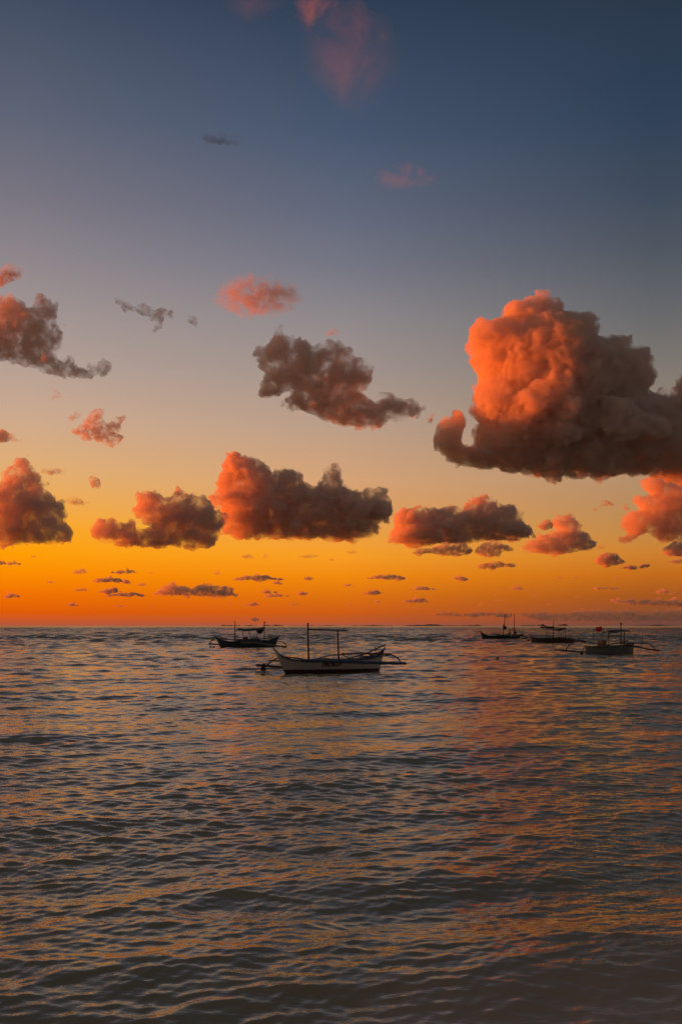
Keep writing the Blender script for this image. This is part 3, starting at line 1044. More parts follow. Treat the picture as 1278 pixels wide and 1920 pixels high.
# ------------------------------------------------------------------ clouds
def bspline_matrix(coords, off):
    """weights of cubic B-splines on an integer lattice for sample positions"""
    t = coords + off
    i0 = np.floor(t).astype(int)
    f = t - i0
    w = np.stack([(1 - f) ** 3 / 6, (3 * f ** 3 - 6 * f ** 2 + 4) / 6, (-3 * f ** 3 + 3 * f ** 2 + 3 * f + 1) / 6, f ** 3 / 6], -1)
    lo = i0.min() - 1
    n = i0.max() + 3 - lo
    Mx = np.zeros((len(coords), n))
    for k in range(4):
        Mx[np.arange(len(coords)), i0 - 1 + k - lo] += w[:, k]
    return Mx


def noise3(xs, zs, ws, lam, rng):
    o = rng.uniform(0, 1, 3)
    A, B, Cc = bspline_matrix(xs / lam, o[0]), bspline_matrix(zs / lam, o[1]), bspline_matrix(ws / lam, o[2])
    L = rng.normal(0, 1, (A.shape[1], B.shape[1], Cc.shape[1])).astype(np.float32)
    t = np.tensordot(A.astype(np.float32), L, (1, 0))
    t = np.tensordot(t, B.astype(np.float32), (1, 1))
    t = np.tensordot(t, Cc.astype(np.float32), (1, 1))
    return t / 0.33


def poly_dist(P, gx, gz):
    """signed distance to a polygon, positive inside"""
    P = np.array(P, float)
    d2 = np.full(gx.shape, 1e18)
    ins = np.zeros(gx.shape, bool)
    n = len(P)
    for i in range(n):
        a, b = P[i], P[(i + 1) % n]
        e = b - a
        L = max(e.dot(e), 1e-9)
        t = np.clip(((gx - a[0]) * e[0] + (gz - a[1]) * e[1]) / L, 0, 1)
        d2 = np.minimum(d2, (gx - a[0] - t * e[0]) ** 2 + (gz - a[1] - t * e[1]) ** 2)
        c = (a[1] > gz) != (b[1] > gz)
        with np.errstate(divide='ignore', invalid='ignore'):
            xi = (b[0] - a[0]) * (gz - a[1]) / (b[1] - a[1] if b[1] != a[1] else 1e-9) + a[0]
        ins ^= c & (gx < xi)
    return np.where(ins, 1, -1) * np.sqrt(d2)


def surface_nets(Fv, org, h):
    """closed quad surface where the field changes sign"""
    Fv[0], Fv[-1] = -1, -1
    Fv[:, 0], Fv[:, -1] = -1, -1
    Fv[:, :, 0], Fv[:, :, -1] = -1, -1
    ins = Fv > 0
    nx, ny, nz = Fv.shape
    cnt = np.zeros((nx - 1, ny - 1, nz - 1), np.float32)
    acc = np.zeros((nx - 1, ny - 1, nz - 1, 3), np.float32)
    sl = lambda o, n: slice(o, n - 1 + o)
    for ax in range(3):
        oth = [a for a in range(3) if a != ax]
        for p in (0, 1):
            for q in (0, 1):
                o0 = [0, 0, 0]
                o0[oth[0]], o0[oth[1]] = p, q
                o1 = list(o0)
                o1[ax] = 1
                s0 = tuple(sl(o0[k], Fv.shape[k]) for k in range(3))
                s1 = tuple(sl(o1[k], Fv.shape[k]) for k in range(3))
                a, b = Fv[s0], Fv[s1]
                m = ins[s0] != ins[s1]
                t = np.where(m, a / np.where(m, a - b, 1), 0)
                cnt += m
                for k in range(3):
                    acc[..., k] += m * (t if k == ax else o0[k])
    used = cnt > 0
    idx = np.full(cnt.shape, -1, np.int64)
    idx[used] = np.arange(used.sum())
    cell = np.argwhere(used)
    V = (cell + acc[used] / cnt[used][:, None]) * h + org
    quads = []
    for ax in range(3):
        o1, o2 = [(1, 2), (2, 0), (0, 1)][ax]
        s0 = [slice(1, -1)] * 3
        s1 = [slice(1, -1)] * 3
        s0[ax] = slice(0, Fv.shape[ax] - 1)
        s1[ax] = slice(1, Fv.shape[ax])
        m = ins[tuple(s0)] != ins[tuple(s1)]
        flip = ins[tuple(s0)][m]
        c = np.argwhere(m)
        for k in range(3):
            if k != ax:
                c[:, k] += 1
        e1 = np.zeros(3, int)
        e1[o1] = 1
        e2 = np.zeros(3, int)
        e2[o2] = 1
        g = lambda cc: idx[cc[:, 0], cc[:, 1], cc[:, 2]]
        q = np.stack([g(c - e1 - e2), g(c - e2), g(c), g(c - e1)], -1)
        q[~flip] = q[~flip][:, ::-1]
        quads.append(q)
    return V, np.concatenate(quads)


def cloud_material(sigma, tint, grain, lo, soft=None, cut=(0.40, 0.62)):
    """vapour whose density breaks up into finer curls of about the given size (metres)"""
    m = bpy.data.materials.new("cloud_vapour")
    m.use_nodes = True
    nt = m.node_tree
    for n in list(nt.nodes):
        nt.nodes.remove(n)
    out = nt.nodes.new('ShaderNodeOutputMaterial')
    v = nt.nodes.new('ShaderNodeVolumePrincipled')
    v.inputs['Color'].default_value = (*tint, 1)
    v.inputs['Anisotropy'].default_value = 0.0
    tcn = nt.nodes.new('ShaderNodeTexCoord')
    nz = nt.nodes.new('ShaderNodeTexNoise')
    nz.inputs['Scale'].default_value = 1.0 / grain
    nz.inputs['Detail'].default_value = 3.0
    nz.inputs['Roughness'].default_value = 0.62
    nz.inputs['Distortion'].default_value = 0.35
    nt.links.new(tcn.outputs['Object'], nz.inputs['Vector'])
    mr = nt.nodes.new('ShaderNodeMapRange')
    mr.interpolation_type = 'SMOOTHSTEP'
    mr.inputs[1].default_value, mr.inputs[2].default_value = cut
    mr.inputs[3].default_value, mr.inputs[4].default_value = sigma * lo, sigma * 1.6
    nt.links.new(nz.outputs[0], mr.inputs[0])
    dens = mr.outputs[0]
    if soft:       # thins out from the middle to the rim
        mp = nt.nodes.new('ShaderNodeMapping')
        mp.inputs['Scale'].default_value = tuple(1 / q for q in soft[1])
        mp.inputs['Location'].default_value = tuple(-p / q for p, q in zip(soft[0], soft[1]))
        nt.links.new(tcn.outputs['Object'], mp.inputs[0])
        ln = nt.nodes.new('ShaderNodeVectorMath')
        ln.operation = 'LENGTH'
        nt.links.new(mp.outputs[0], ln.inputs[0])
        fo = nt.nodes.new('ShaderNodeMapRange')
        fo.interpolation_type = 'SMOOTHSTEP'
        fo.inputs[1].default_value, fo.inputs[2].default_value = 1.0, 0.25
        nt.links.new(ln.outputs['Value'], fo.inputs[0])
        mu = nt.nodes.new('ShaderNodeMath')
        mu.operation = 'MULTIPLY'
        nt.links.new(dens, mu.inputs[0])
        nt.links.new(fo.outputs[0], mu.inputs[1])
        dens = mu.outputs[0]
    nt.links.new(dens, v.inputs['Density'])
    nt.links.new(v.outputs[0], out.inputs['Volume'])
    return m


def cloud(label, P, dist, seed, depth=0.8, rough=1.0, od=6.0, tint=(0.95, 0.865, 0.80), step=2.2, base=True, group=None, lam0=None, lo=0.12, soft=False, grain=None, cut=(0.40, 0.62), grow=0.0, small=False, rmax=None, slant=0.0):
    """P: outline in photo pixels at the given distance (metres); od: optical depth through the thickest part"""
    rng = np.random.default_rng(seed)
    P = np.array(P, float)
    pad = 14
    x0, z0 = P.min(0) - pad
    x1, z1 = P.max(0) + pad
    xs = np.arange(x0, x1 + step, step)
    zs = np.arange(z0, z1 + step, step)
    gx, gz = np.meshgrid(xs, zs, indexing='ij')
    d = poly_dist(P, gx, gz) + grow
    Rm = min(max(d.max(), 2.0), rmax or 1e9)
    hw = Rm * depth * 1.25 + 6
    ws = np.arange(-hw, hw + step, step)
    Rr = Rm * 1.02
    dd = np.minimum(d, Rr)[:, :, None]
    f = Rr - np.sqrt((Rr - dd) ** 2 + (ws[None, None, :] / depth) ** 2)
    lam = lam0 or max(9.0, Rm * 0.62)
    amp = 0.20 * lam * rough
    tot = np.zeros_like(f, dtype=np.float32)
    fine = np.zeros_like(tot)
    while lam > step * 1.7:
        nz = noise3(xs, zs, ws, lam, rng)
        q = amp * (np.abs(nz) * 1.25 - 0.85)
        if lam > 13:
            tot += q
        else:
            fine += q
        lam *= 0.52
        amp *= 0.62
    if base:   # flat condensation level: less relief there
        zb = P[:, 1].max()
        k = np.clip((zb - zs) / (0.16 * (zb - P[:, 1].min()) + 1e-6), 0.5, 1)
        tot *= k[None, :, None]
    # relief is smaller near the outline, so that the outline keeps its shape
    tot *= np.clip(0.45 + 0.55 * d / (0.35 * Rm), 0.35, 1)[:, :, None]
    f = (f + tot + 0.9 * fine).astype(np.float32)
    V, Q = surface_nets(f, np.array([x0, z0, ws[0]]), step)
    if small:      # one cloudlet: drop loose specks
        lab_ = np.arange(len(V))
        while True:
            m_ = lab_[Q].min(1)
            new = lab_.copy()
            np.minimum.at(new, Q.ravel(), np.repeat(m_, 4))
            new = new[new]
            if (new == lab_).all():
                break
            lab_ = new
        ids, cn = np.unique(lab_, return_counts=True)
        keep = lab_ == ids[cn.argmax()]
        Q = Q[keep[Q[:, 0]]]
        re_ = np.cumsum(keep) - 1
        V, Q = V[keep], re_[Q]
    s = dist / F
    W = np.stack([(V[:, 0] - CX) * s, dist + V[:, 2] * s, EYE + (HY - V[:, 1]) * s], -1)
    if slant:      # sheared along the sun direction, so the added left end shades the rest
        W[:, 1] += slant * ((100 - CX) * s - W[:, 0])
    c = W.mean(0)
    sigma = od / (2 * Rm * depth * s)
    tri = W - c
    if np.einsum('ij,ij->i', tri[Q[:, 0]], np.cross(tri[Q[:, 1]], tri[Q[:, 2]])).sum() < 0:
        Q = Q[:, ::-1]
    if globals().get('DBG'):
        t2 = tri
        print('VOL', label[:30], np.einsum('ij,ij->i', t2[Q[:, 0]], np.cross(t2[Q[:, 1]], t2[Q[:, 2]])).sum(), len(V), (f > 0).mean(), Rm, dist)
    box = None
    if soft:
        lo_, hi_ = tri.min(0), tri.max(0)
        box = (tuple((lo_ + hi_) / 2), tuple((hi_ - lo_) / 2 * np.array([1.08, 1.3, 1.08])))
    o = fast_mesh('cloud', W - c, Q, cloud_material(sigma, tint, (grain or max(8.0, min(26.0, Rm * 0.5))) * s, lo, box, cut))
    o.location = c
    tag(o, label, 'cloud', group)
    return o


def T(pts, ox, oy, s):
    return [(ox + x / s, oy + y / s) for x, y in pts]


BIG = T([(265, 330), (300, 230), (320, 245), (345, 250), (420, 225), (430, 160), (455, 140), (500, 130), (560, 115), (575, 85), (605, 75), (640, 95), (690, 110), (700, 165), (740, 180), (780, 200),
         (840, 200), (860, 265), (840, 320), (880, 335), (905, 312), (995, 318), (1000, 355), (1040, 348), (1095, 352), (1110, 395), (1120, 450), (1135, 500), (1110, 545), (1150, 560), (1200, 560),
         (1240, 570), (1265, 490), (1330, 470), (1500, 520), (1600, 700), (1560, 900), (1400, 970), (1278, 985), (1200, 965), (1100, 945), (1000, 940), (900, 965), (850, 955), (700, 950), (685, 978),
         (660, 960), (600, 960), (560, 935), (520, 930), (430, 925), (400, 905), (330, 915), (260, 900), (170, 890), (150, 850), (95, 825), (100, 770), (110, 720), (170, 690), (190, 650), (225, 650), (240, 700), (218, 765), (216, 808), (250, 820),
         (288, 812), (284, 775), (286, 735), (284, 690), (268, 635), (280, 580), (300, 555), (290, 545), (330, 500), (310, 440), (290, 390), (310, 350)], 780, 520, 2.566)
CEN = T([(530, 190), (545, 150), (560, 130), (550, 110), (570, 80), (600, 70), (640, 85), (660, 95), (690, 95), (720, 120), (745, 150), (760, 135), (830, 125), (855, 155), (860, 180), (880, 195), (920, 200),
         (940, 185), (970, 170), (965, 140), (990, 125), (1010, 140), (1010, 175), (1040, 195), (1090, 225), (1110, 235), (1125, 210), (1165, 210), (1200, 240), (1220, 280), (1215, 310), (1190, 330), (1160, 345),
         (1165, 375), (1130, 390), (1060, 395), (960, 405), (820, 405), (700, 400), (600, 395), (545, 385), (540, 340), (555, 310), (530, 290), (500, 265), (495, 235), (520, 220)], 160, 820, 2.13)
LEF = T([(40, 395), (45, 360), (70, 335), (100, 335), (120, 355), (160, 360), (190, 350), (200, 370), (245, 375), (255, 350), (225, 320), (205, 290), (215, 240), (240, 225), (300, 230), (340, 250), (360, 235),
         (375, 208), (400, 220), (440, 235), (470, 250), (495, 265), (520, 300), (556, 318), (546, 350), (526, 390), (510, 420), (440, 440), (380, 430), (260, 430), (150, 425), (90, 415)], 160, 820, 2.13)
LOWL = T([(-90, 1500), (-50, 1440), (0, 1430), (20, 1420), (50, 1380), (90, 1350), (110, 1310), (125, 1275), (155, 1280), (160, 1320), (200, 1350), (235, 1390), (260, 1440), (265, 1470), (300, 1490), (340, 1530),
          (375, 1525), (380, 1560), (400, 1600), (380, 1640), (400, 1660), (430, 1710), (415, 1760), (370, 1770), (300, 1775), (200, 1770), (100, 1785), (0, 1800), (-90, 1790), (-130, 1640)], 0, 470, 3.254)
UPL1 = T([(-120, 210), (-60, 130), (0, 110), (40, 75), (100, 65), (175, 95), (150, 120), (110, 180), (60, 185), (20, 225), (-60, 260)], 0, 470, 3.254)
UPL2 = T([(-1000, 700), (-850, 480), (-500, 420), (-150, 300), (0, 240), (50, 245), (90, 280), (130, 310), (160, 345), (200, 345), (215, 290), (250, 260), (290, 280), (310, 310), (350, 345), (340, 390), (330, 430), (370, 460), (385, 520), (370, 590),
          (330, 610), (350, 650), (400, 690), (440, 640), (470, 670), (490, 715), (560, 740), (650, 700), (680, 730), (640, 770), (560, 790), (450, 770), (380, 755), (300, 740), (200, 715), (100, 690), (0, 640),
          (-150, 640), (-280, 960), (-420, 1180), (-850, 1240)], 0, 470, 3.254)  # far left lobe is added out of view to shade this cloud and DARK
PINK = T([(45, 235), (75, 195), (70, 160), (120, 130), (190, 110), (260, 97), (340, 110), (400, 108), (470, 140), (530, 180), (555, 220), (575, 250), (550, 295), (480, 300), (440, 330), (400, 345), (300, 320),
          (200, 330), (130, 310), (90, 290)], 380, 480, 2.905)
DARK = T([(275, 540), (290, 510), (325, 480), (360, 450), (400, 405), (430, 390), (440, 450), (480, 480), (530, 465), (600, 510), (640, 520), (680, 510), (700, 475), (740, 480), (790, 500), (830, 545), (870, 560),
          (890, 600), (920, 620), (915, 690), (870, 730), (900, 770), (940, 790), (970, 770), (1030, 755), (1090, 770), (1150, 800), (1200, 835), (1170, 870), (1100, 885), (1000, 900), (940, 930), (860, 935),
          (740, 915), (640, 880), (590, 855), (500, 830), (430, 800), (470, 740), (400, 740), (330, 740), (340, 690), (350, 640), (300, 590)], 380, 480, 2.905)
CC = T([(25, 265), (30, 225), (45, 190), (40, 150), (70, 140), (105, 125), (140, 120), (150, 145), (200, 125), (270, 125), (290, 135), (340, 130), (350, 100), (385, 85), (430, 78), (470, 95), (480, 115), (550, 115),
        (585, 145), (585, 175), (610, 195), (640, 230), (615, 245), (560, 255), (450, 258), (330, 265), (200, 270), (100, 275)], 720, 900, 2.29)
CD1 = T([(120, 310), (150, 290), (200, 290), (240, 275), (330, 270), (370, 285), (385, 300), (370, 318), (350, 325), (290, 330), (240, 325), (200, 315), (150, 322)], 720, 900, 2.29)
CD2 = T([(385, 300), (400, 285), (430, 265), (490, 262), (530, 280), (560, 300), (500, 310), (500, 328), (440, 333), (400, 320)], 720, 900, 2.29)
CE = T([(600, 290), (630, 260), (690, 235), (740, 215), (720, 185), (740, 160), (800, 152), (815, 180), (845, 195), (840, 220), (865, 235), (900, 270), (895, 290), (850, 300), (800, 310), (720, 320), (650, 310)], 720, 900, 2.29)
CE2 = T([(650, 195), (680, 172), (715, 170), (720, 205), (690, 215), (655, 210)], 720, 900, 2.29)
CF = T([(905, 345), (920, 320), (960, 310), (995, 315), (1005, 335), (1040, 350), (1020, 362), (960, 372), (920, 365)], 720, 900, 2.29)
CF2 = T([(905, 290), (930, 270), (960, 280), (950, 305), (930, 300)], 720, 900, 2.29)
CF3 = T([(1000, 380), (1050, 365), (1140, 370), (1100, 382), (1050, 385)], 720, 900, 2.29)
CG = T([(390, 372), (430, 360), (470, 345), (510, 355), (575, 367), (540, 372), (450, 380)], 720, 900, 2.29)
CH = T([(545, 880), (620, 840), (640, 790), (600, 760), (585, 700), (620, 680), (580, 620), (640, 560), (720, 540), (730, 470), (680, 400), (760, 420), (860, 400), (870, 340), (800, 260), (795, 190), (900, 165),
        (1000, 160), (1080, 190), (1300, 180), (1600, 400), (1600, 800), (1300, 880), (1200, 880), (1100, 890), (1000, 850), (930, 815), (850, 800), (760, 815), (700, 850), (620, 885)], 1080, 870, 6.19)
CI = T([(1000, 990), (1060, 940), (1120, 890), (1180, 890), (1350, 900), (1350, 1050), (1200, 1080), (1050, 1070), (1000, 1060)], 1080, 870, 6.19)
CI2 = T([(1010, 1135), (1080, 1120), (1160, 1125), (1170, 1080), (1300, 1080), (1300, 1140), (1100, 1150)], 1080, 870, 6.19)
CJ = T([(255, 490), (290, 440), (370, 430), (440, 470), (460, 525), (420, 490), (350, 475), (280, 500), (210, 540), (200, 525)], 1080, 870, 6.19)
CJ2 = T([(505, 440), (550, 440), (660, 540), (600, 545), (560, 530), (520, 470)], 1080, 870, 6.19)
TOP1 = T([(450, -90), (455, 20), (470, 60), (480, 110), (505, 125), (540, 100), (560, 60), (600, 20), (640, -90)], 300, 0, 1.826)
TOP2 = T([(520, -100), (500, 60), (470, 150), (480, 220), (540, 290), (620, 370), (700, 430), (790, 440), (840, 340), (840, 240), (820, 150), (790, 80), (720, 10), (680, -100)], 300, 0, 1.826)
TOP3 = T([(200, -90), (220, 40), (270, 90), (360, 60), (450, 10), (460, -90)], 300, 0, 1.826)
CK3 = T([(700, 580), (800, 570), (840, 540), (900, 575), (980, 640), (900, 645), (760, 650)], 300, 0, 1.826)
CK4 = T([(100, 460), (160, 450), (290, 455), (285, 520), (255, 500), (180, 495)], 300, 0, 1.826)
CL = T([(80, 150), (130, 150), (240, 230), (300, 245), (400, 205), (450, 240), (520, 290), (640, 270), (720, 340), (740, 400), (640, 390), (600, 500), (500, 530), (540, 440), (450, 380), (320, 330), (200, 290), (90, 230)], 200, 530, 5.81)
CL2 = T([(840, 350), (900, 320), (960, 370), (1000, 450), (1030, 530), (950, 470), (860, 410)], 200, 530, 5.81)
CM = T([(430, 1100), (500, 1060), (540, 1000), (590, 960), (640, 965), (630, 1010), (640, 1060), (700, 1020), (765, 1015), (740, 1070), (730, 1110), (770, 1140), (690, 1200), (600, 1170), (500, 1150)], 0, 470, 3.254)
CM2 = T([(370, 1040), (430, 1000), (500, 955), (505, 980), (470, 1030), (400, 1060)], 0, 470, 3.254)
CN1 = T([(235, 1350), (270, 1325), (380, 1320), (400, 1360), (300, 1375)], 0, 470, 3.254)
CN2 = T([(535, 1390), (570, 1370), (610, 1400), (620, 1440), (590, 1460), (560, 1440)], 0, 470, 3.254)
CN3 = T([(385, 1540), (430, 1485), (470, 1510), (560, 1540), (500, 1560), (430, 1555)], 0, 470, 3.254)
CN4 = T([(300, 830), (350, 840), (400, 900), (340, 910), (270, 920), (330, 880)], 0, 470, 3.254)
CO = T([(-1300, 1420), (-1000, 1300), (-500, 1285), (-200, 1200), (-60, 1100), (40, 1090), (80, 1120), (130, 1160), (0, 1170), (-60, 1175), (-200, 1500), (-600, 1720), (-1200, 1660)], 0, 470, 3.254)  # only the right tip is seen; thick left mass added to shade BIG
CP = T([(630, 435), (690, 400), (720, 375), (750, 420), (720, 440)], 380, 480, 2.905)
CQ = T([(120, 640), (200, 530), (350, 510), (250, 560), (200, 640), (140, 690)], 780, 700, 7.1)
BIGSTREAK = T([(-140, 340), (-60, 275), (20, 250), (60, 270), (160, 285), (220, 265), (330, 270), (360, 268), (430, 285), (475, 290), (470, 315), (510, 345), (470, 352), (380, 358), (220, 352), (80, 345), (-50, 350)], 320, 1030, 3.994)
BANK1 = T([(740, 385), (800, 380), (850, 390), (900, 370), (945, 400), (1000, 380), (1100, 375), (1170, 395), (1220, 370), (1278, 400), (1400, 395), (1400, 430), (1200, 430), (1000, 420), (870, 412), (780, 408)], 960, 1030, 4.02)
BANK2 = T([(0, 490), (100, 475), (280, 465), (330, 480), (480, 470), (520, 445), (560, 470), (650, 450), (760, 460), (850, 455), (1000, 470), (1278, 440), (1500, 450), (1500, 545), (1000, 545), (500, 540), (200, 540), (100, 510)], 960, 1030, 4.02)
BANK3 = T([(690, 490), (760, 460), (800, 480), (850, 470), (900, 490), (1000, 460), (1070, 475), (1140, 465), (1278, 480), (1278, 500), (700, 500)], 640, 1030, 3.994)


def low(py, alt=330):
    return min(11500, alt / ((HY - py) / F))


W1 = (0.82, 0.80, 0.82)
cloud('huge towering cumulus with a glowing orange left flank and dark body at right', BIG, 2300, 11, depth=0.85, od=16, rough=0.72, grow=1.5)
cloud('broad mid-sky cumulus with orange turret tops and a flat dark base, above the nearest boat', CEN, 3700, 12, depth=0.8, od=10, grow=2, step=1.6)
cloud('glowing orange cumulus with a low left tail, touching the broad dark cumulus', LEF, 3050, 13, depth=0.7, od=6.5, grow=4, step=1.6)
cloud('pyramid shaped orange tipped cumulus at the left edge above the sea', LOWL, 4500, 14, depth=0.65, od=6, grow=4, step=1.6)
cloud('bright orange wisp above the ragged grey cloud at the left edge', UPL1, 2300, 15, depth=0.6, od=2.6, base=False, soft=True)
cloud('ragged grey mauve cloud trailing down to the right from the left edge', UPL2, 2300, 16, depth=0.9, od=3.2, base=False, rough=1.3, rmax=44, slant=0.27)
cloud('oval pink cloud high in the middle of the sky', PINK, 2400, 17, depth=0.6, od=1.8, base=False, rough=1.2, soft=True, lo=0.05)
cloud('dark mauve ragged cloud with a tail to the right, below the oval pink cloud', DARK, 2160, 18, depth=0.7, od=5, rough=1.2)
cloud('long flat cumulus with an orange left end, under the huge cumulus', CC, 5000, 19, depth=1.0, od=9, grow=2, step=1.6)
cloud('small orange brown cloud hanging under the left half of the long flat cumulus', CD1, 4500, 20, od=3)
cloud('small brownish cloud hanging under the right half of the long flat cumulus', CD2, 4500, 21, od=3)
cloud('pink orange puff just right of the long flat cumulus', CE, 5800, 22, depth=1.0, od=5, grow=2, step=1.6)
cloud('tiny dark puff between the long flat cumulus and the pink orange puff', CE2, 4100, 23, od=3)
cloud('small cloud with an orange top and dark base, right of the pink orange puff', CF, 4700, 24, od=5)
cloud('faint pink fleck just above the small orange topped cloud', CF2, 4600, 25, od=0.9, base=False, soft=True)
cloud('thin red brown sliver beside the base of the small orange topped cloud', CF3, 5200, 26, od=2.5)
cloud('low orange cloud with a peaked middle, below the long flat cumulus', CG, 5200, 27, od=2)
cloud('orange and dark cloud cut by the right edge, beneath the huge cumulus', CH, 2930, 28, depth=0.7, od=6, base=False, grow=3)
cloud('small orange puff at the right edge with a dark foot', CI, 4300, 29, od=5)
cloud('thin grey shred below the small orange puff at the right edge', CI2, 4700, 30, od=1.5, soft=True)
cloud('faint arched grey wisp left of the cloud at the right edge', CJ, 3000, 31, depth=0.5, od=0.8, base=False, step=1.4, lo=0.02)
cloud('thin slanting grey wisp touching the cloud at the right edge', CJ2, 3000, 32, depth=0.5, od=0.8, base=False, step=1.4, soft=True)
cloud('orange red wisp at the top edge of the sky', TOP1, 2000, 33, depth=0.3, od=0.3, base=False, step=3, soft=True, lo=0.02, grain=45, cut=(0.42, 0.7))
cloud('large faint brownish veil hanging from the top edge of the sky', TOP2, 2100, 34, depth=0.25, od=0.11, base=False, step=3, soft=True, lo=0.02, grain=70, cut=(0.3, 0.75))
cloud('very faint brown veil at the top edge, left of the orange red wisp', TOP3, 2150, 35, depth=0.25, od=0.06, base=False, step=3, soft=True, lo=0.0, grain=70, cut=(0.3, 0.75))
cloud('faint mauve wisp in the dark blue sky above the oval pink cloud', CK3, 2200, 36, depth=0.35, od=0.15, base=False, soft=True, lo=0.02, grain=35)
cloud('faint slate blue hooked wisp high in the left half of the sky', CK4, 2200, 37, depth=0.4, od=0.5, base=False, tint=(0.10, 0.2, 0.3), soft=True, lo=0.02, grain=30)  # dark blue tint stands in for the shade on this wisp
cloud('string of faint grey wisps left of the oval pink cloud', CL, 2270, 38, depth=0.5, od=0.9, base=False, step=1.6, rough=1.3, lo=0.18, grain=16)
cloud('tiny faint grey puff between the string of wisps and the oval pink cloud', CL2, 2270, 39, depth=0.5, od=0.8, base=False, step=1.6, soft=True)
cloud('ragged brownish mauve cloud with pointed fingers in the left of the sky', CM, 2900, 40, depth=0.6, od=2.0, base=False, step=1.6, rough=1.2, lo=0.03)
cloud('faint salmon wisp touching the ragged cloud with pointed fingers', CM2, 2850, 41, depth=0.5, od=0.7, base=False, step=1.6, soft=True)
cloud('flat faint grey brown wisp right of the pyramid cumulus tip', CN1, 3300, 42, depth=0.5, od=0.9, base=False, step=1.4, soft=True)
cloud('small slanted grey puff between the pyramid cumulus and the orange cumulus', CN2, 3300, 43, depth=0.6, od=1.5, base=False, step=1.4)
cloud('small grey brown wisp beside the right shoulder of the pyramid cumulus', CN3, 3400, 44, depth=0.5, od=1.2, base=False, step=1.4, soft=True)
cloud('very faint grey fleck below the tail of the ragged grey mauve cloud', CN4, 2600, 45, depth=0.4, od=0.45, base=False, step=1.6, soft=True)
cloud('faint grey smear at the left edge above the pyramid cumulus', CO, 2680, 46, depth=1.0, od=7, base=False, step=3.5, lo=0.03)
cloud('tiny faint grey wisp above the dark mauve ragged cloud', CP, 2300, 47, depth=0.4, od=0.6, base=False, step=1.6, soft=True)
cloud('tiny curved grey wisp between the dark mauve cloud and the huge cumulus', CQ, 2300, 48, depth=0.4, od=1.0, base=False, step=1.4, soft=True)
cloud('long low purple brown cloud streak with lumpy top, above and left of the awning boat', BIGSTREAK, 9000, 49, depth=1.2, od=3, step=1.3)
cloud('lumpy grey brown cloud row low at the right edge of the horizon', BANK1, 9500, 50, depth=1.2, od=2.2, step=1.3)
cloud('hazy brown cloud bank lying on the horizon at the right', BANK2, 11500, 51, depth=1.0, od=1.3, step=1.8, rough=0.6)
cloud('thin hazy brown cloud line on the horizon left of the hazy bank', BANK3, 11300, 52, depth=1.0, od=1.2, step=1.3, rough=0.7)

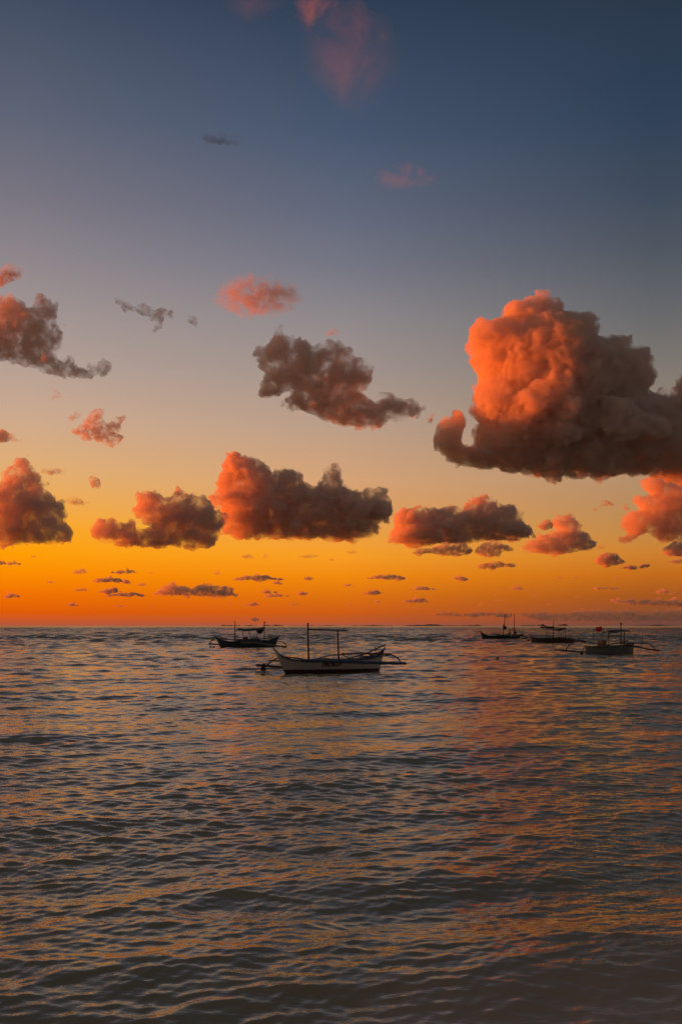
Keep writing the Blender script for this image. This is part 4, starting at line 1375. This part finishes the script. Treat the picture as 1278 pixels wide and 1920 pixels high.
# small low clouds: centre, width, height in the photo, optical depth, label
LOWCLOUDS = [
    (2, 1052.5, 20, 11, 2.5, 'rust coloured cloudlet cut by the left edge under the pyramid cumulus'),
    (25, 1054.5, 26, 9, 1.6, 'fainter rust cloudlet just right of the one cut by the left edge'),
    (61, 1042.5, 18, 6, 0.6, 'very faint brown fleck right below the pyramid cumulus'),
    (150, 1071, 48, 12, 1.4, 'rounded orange rust cloudlet below and right of the pyramid cumulus'),
    (236, 1070.5, 54, 10, 2.0, 'orange rust cloudlet with a tapering right end, above the dark twin cloudlet'),
    (290, 1073.8, 34, 3.5, 0.7, 'hair thin dash right of the tapering orange rust cloudlet'),
    (203, 1086, 52, 12, 3.2, 'dark plum cloudlet with an orange left end, left of the long low streak'),
    (236, 1088, 26, 8, 2.4, 'smaller dark plum lobe joined to the right of the plum cloudlet'),
    (88, 1090.5, 34, 4.5, 0.7, 'faint thin rust dash on the left below the rounded orange rust cloudlet'),
    (156, 1105, 38, 7, 1.8, 'flat rust dash left of the long low streak'),
    (205, 1106.5, 46, 10, 2.6, 'orange rust shred at the left end of the long low streak'),
    (236, 1113, 76, 10, 2.4, 'faint mauve shred under the left end of the long low streak'),
    (262, 1097, 34, 4, 1.0, 'thin rust dash just above the left end of the long low streak'),
    (22, 1115.5, 42, 9, 2.4, 'dark rust lens near the left edge low over the sea'),
    (135, 1133.8, 24, 4, 1.5, 'tiny dark rust dash low over the sea, right of the dark rust lens'),
    (226, 1135.8, 40, 4.5, 1.2, 'thin rust dash low beneath the long low streak at its left end'),
    (291, 1136, 22, 4.5, 1.1, 'short rust dash low beneath the middle of the long low streak'),
    (335, 1129.5, 32, 3.5, 0.9, 'hair thin rust dash below the right half of the long low streak'),
    (364, 1135.5, 16, 4, 0.9, 'tiny rust dash lower than the hair thin dash under the long low streak'),
    (428, 1132, 18, 4.5, 0.8, 'tiny faint rust dash just right of the lower end of the long low streak'),
    (462, 1041.5, 34, 12, 1.2, 'orange puff under the base of the broad cumulus'),
    (500, 1042, 14, 8, 0.6, 'faint orange fleck right of the orange puff under the broad cumulus'),
    (581, 1040.5, 50, 7, 0.8, 'faint orange string of flecks under the middle of the broad cumulus'),
    (625, 1048, 26, 6, 0.8, 'faint orange dash under the right end of the broad cumulus'),
    (662, 1034.5, 30, 9, 0.9, 'faint orange tuft below the right tip of the broad cumulus'),
    (409, 1075, 26, 5, 1.1, 'small rust dash above the right half of the long low streak'),
    (482, 1081.5, 100, 13, 2.6, 'plum cloudlet with a humped middle above the nearest boat, widest of the low cloudlets there'),
    (520, 1092, 32, 7, 2.4, 'dark slate dash tucked under the humped plum cloudlet'),
    (575, 1083.6, 22, 6, 1.6, 'tiny plum fleck right of the humped plum cloudlet'),
    (505, 1109, 34, 6.5, 2.2, 'dark plum dash over the pink one, right of the long low streak'),
    (519, 1115, 44, 8, 1.6, 'pinkish brown dash directly under the dark plum dash'),
    (567, 1111.4, 15, 4, 1.6, 'tiny slate dash right of the stacked plum and pinkish dashes'),
    (472, 1131.8, 30, 7, 1.9, 'small plum peak low over the awning boat'),
    (549, 1132, 36, 5.5, 1.1, 'faint pinkish dash low over the nearest boat, right of the small plum peak'),
    (474, 1161, 36, 3.5, 0.9, 'hair thin brown line just over the horizon at the awning boat masts'),
    (722, 1080.5, 80, 10.5, 2.4, 'dark brown flat cloudlet right of centre, longest in its row'),
    (860, 1082.3, 32, 10, 2.8, 'small dark dome shaped cloudlet standing alone right of centre'),
    (652, 1096.8, 30, 5, 1.4, 'thin plum dash left of and below the dark brown flat cloudlet'),
    (701, 1110, 38, 8, 2.2, 'plum lens with pointed ends beneath the dark brown flat cloudlet'),
    (795, 1103, 54, 7, 1.8, 'reddish flat dash below and left of the dark dome cloudlet'),
    (775, 1125.3, 62, 10, 2.4, 'purple cloudlet with a pointed peak, right of centre low over the sea'),
    (708, 1126.4, 24, 5, 1.4, 'small plum dash just under the plum lens with pointed ends'),
    (690, 1132, 13, 5, 0.8, 'tiny faint red fleck left of two low dashes beneath the plum lens'),
    (706, 1133.2, 12, 4, 1.2, 'tiny dark fleck lowest of the dashes beneath the plum lens'),
    (650, 1132.4, 14, 4, 0.9, 'tiny faint brown fleck low over the crossbar of the nearest boat'),
    (966, 1102, 30, 9, 2.0, 'rust cloudlet with a peak, over the far boat with people'),
    (992, 1106.5, 30, 3.5, 0.9, 'thin tail dash right of the peaked rust cloudlet'),
    (943, 1102, 14, 4, 0.8, 'tiny dash left of the peaked rust cloudlet'),
    (934, 1113.8, 16, 3.5, 0.8, 'tiny dash below and left of the peaked rust cloudlet'),
    (940, 1126, 26, 3.5, 0.8, 'hair thin dash low over the far boat with people'),
    (897, 1135, 17, 4, 0.8, 'tiny faint rust dash left of the hair thin dash low over the far boat'),
    (1047, 1082.3, 13, 4.5, 1.0, 'tiny rust fleck below the pink orange puff'),
    (1079, 1081.5, 22, 5, 0.8, 'faint rust dash right of the tiny fleck below the pink orange puff'),
    (1155, 1082, 12, 5, 1.1, 'tiny dark fleck below the thin red brown sliver'),
    (1136, 1101.2, 42, 6, 1.8, 'tilted rust dash alone in the orange sky over the grey boat'),
    (1240, 1107, 26, 9.5, 2.0, 'small rust mound near the right edge'),
    (1277, 1101.3, 30, 4.5, 1.6, 'thin plum dash cut by the right edge, upper of two'),
    (1274, 1111, 44, 6, 1.8, 'thin plum dash cut by the right edge, lower of two'),
    (1004, 1117, 18, 4, 0.8, 'small rust dash below the thin tail dash of the peaked rust cloudlet'),
    (1082, 1118, 12, 4, 0.8, 'tiny rust fleck below and left of the tilted rust dash'),
    (1030, 1132, 16, 4.5, 0.8, 'faint rust fleck low over the boat with the drooping tarpaulin'),
]
for i, (cx_, cy_, w_, h_, od_, lab) in enumerate(LOWCLOUDS):
    rg = random.Random(100 + i)
    top = []
    n = 14
    hump = rg.uniform(0.35, 0.6)
    for k in range(n + 1):
        t = k / n
        env = math.sin(math.pi * t) ** 0.8 * (1 - 0.45 * abs(t - hump) * 2)
        top.append((cx_ - w_ / 2 + w_ * t, cy_ + h_ * 0.42 - h_ * max(0.06, env * (0.82 + rg.uniform(-0.25, 0.25)))))
    bot = [(cx_ + w_ / 2 - w_ * k / 7, cy_ + h_ * 0.42 + h_ * 0.16 * math.sin(math.pi * k / 7) * rg.uniform(0.3, 1.0)) for k in range(1, 7)]
    cloud(lab, top + bot, low(cy_), 200 + i, depth=1.6, od=od_ * 1.15, soft=od_ < 1.5, lo=0.05, step=1.0 if h_ < 8 else 1.2, base=False, rough=0.8, small=True, group='small low clouds over the horizon')
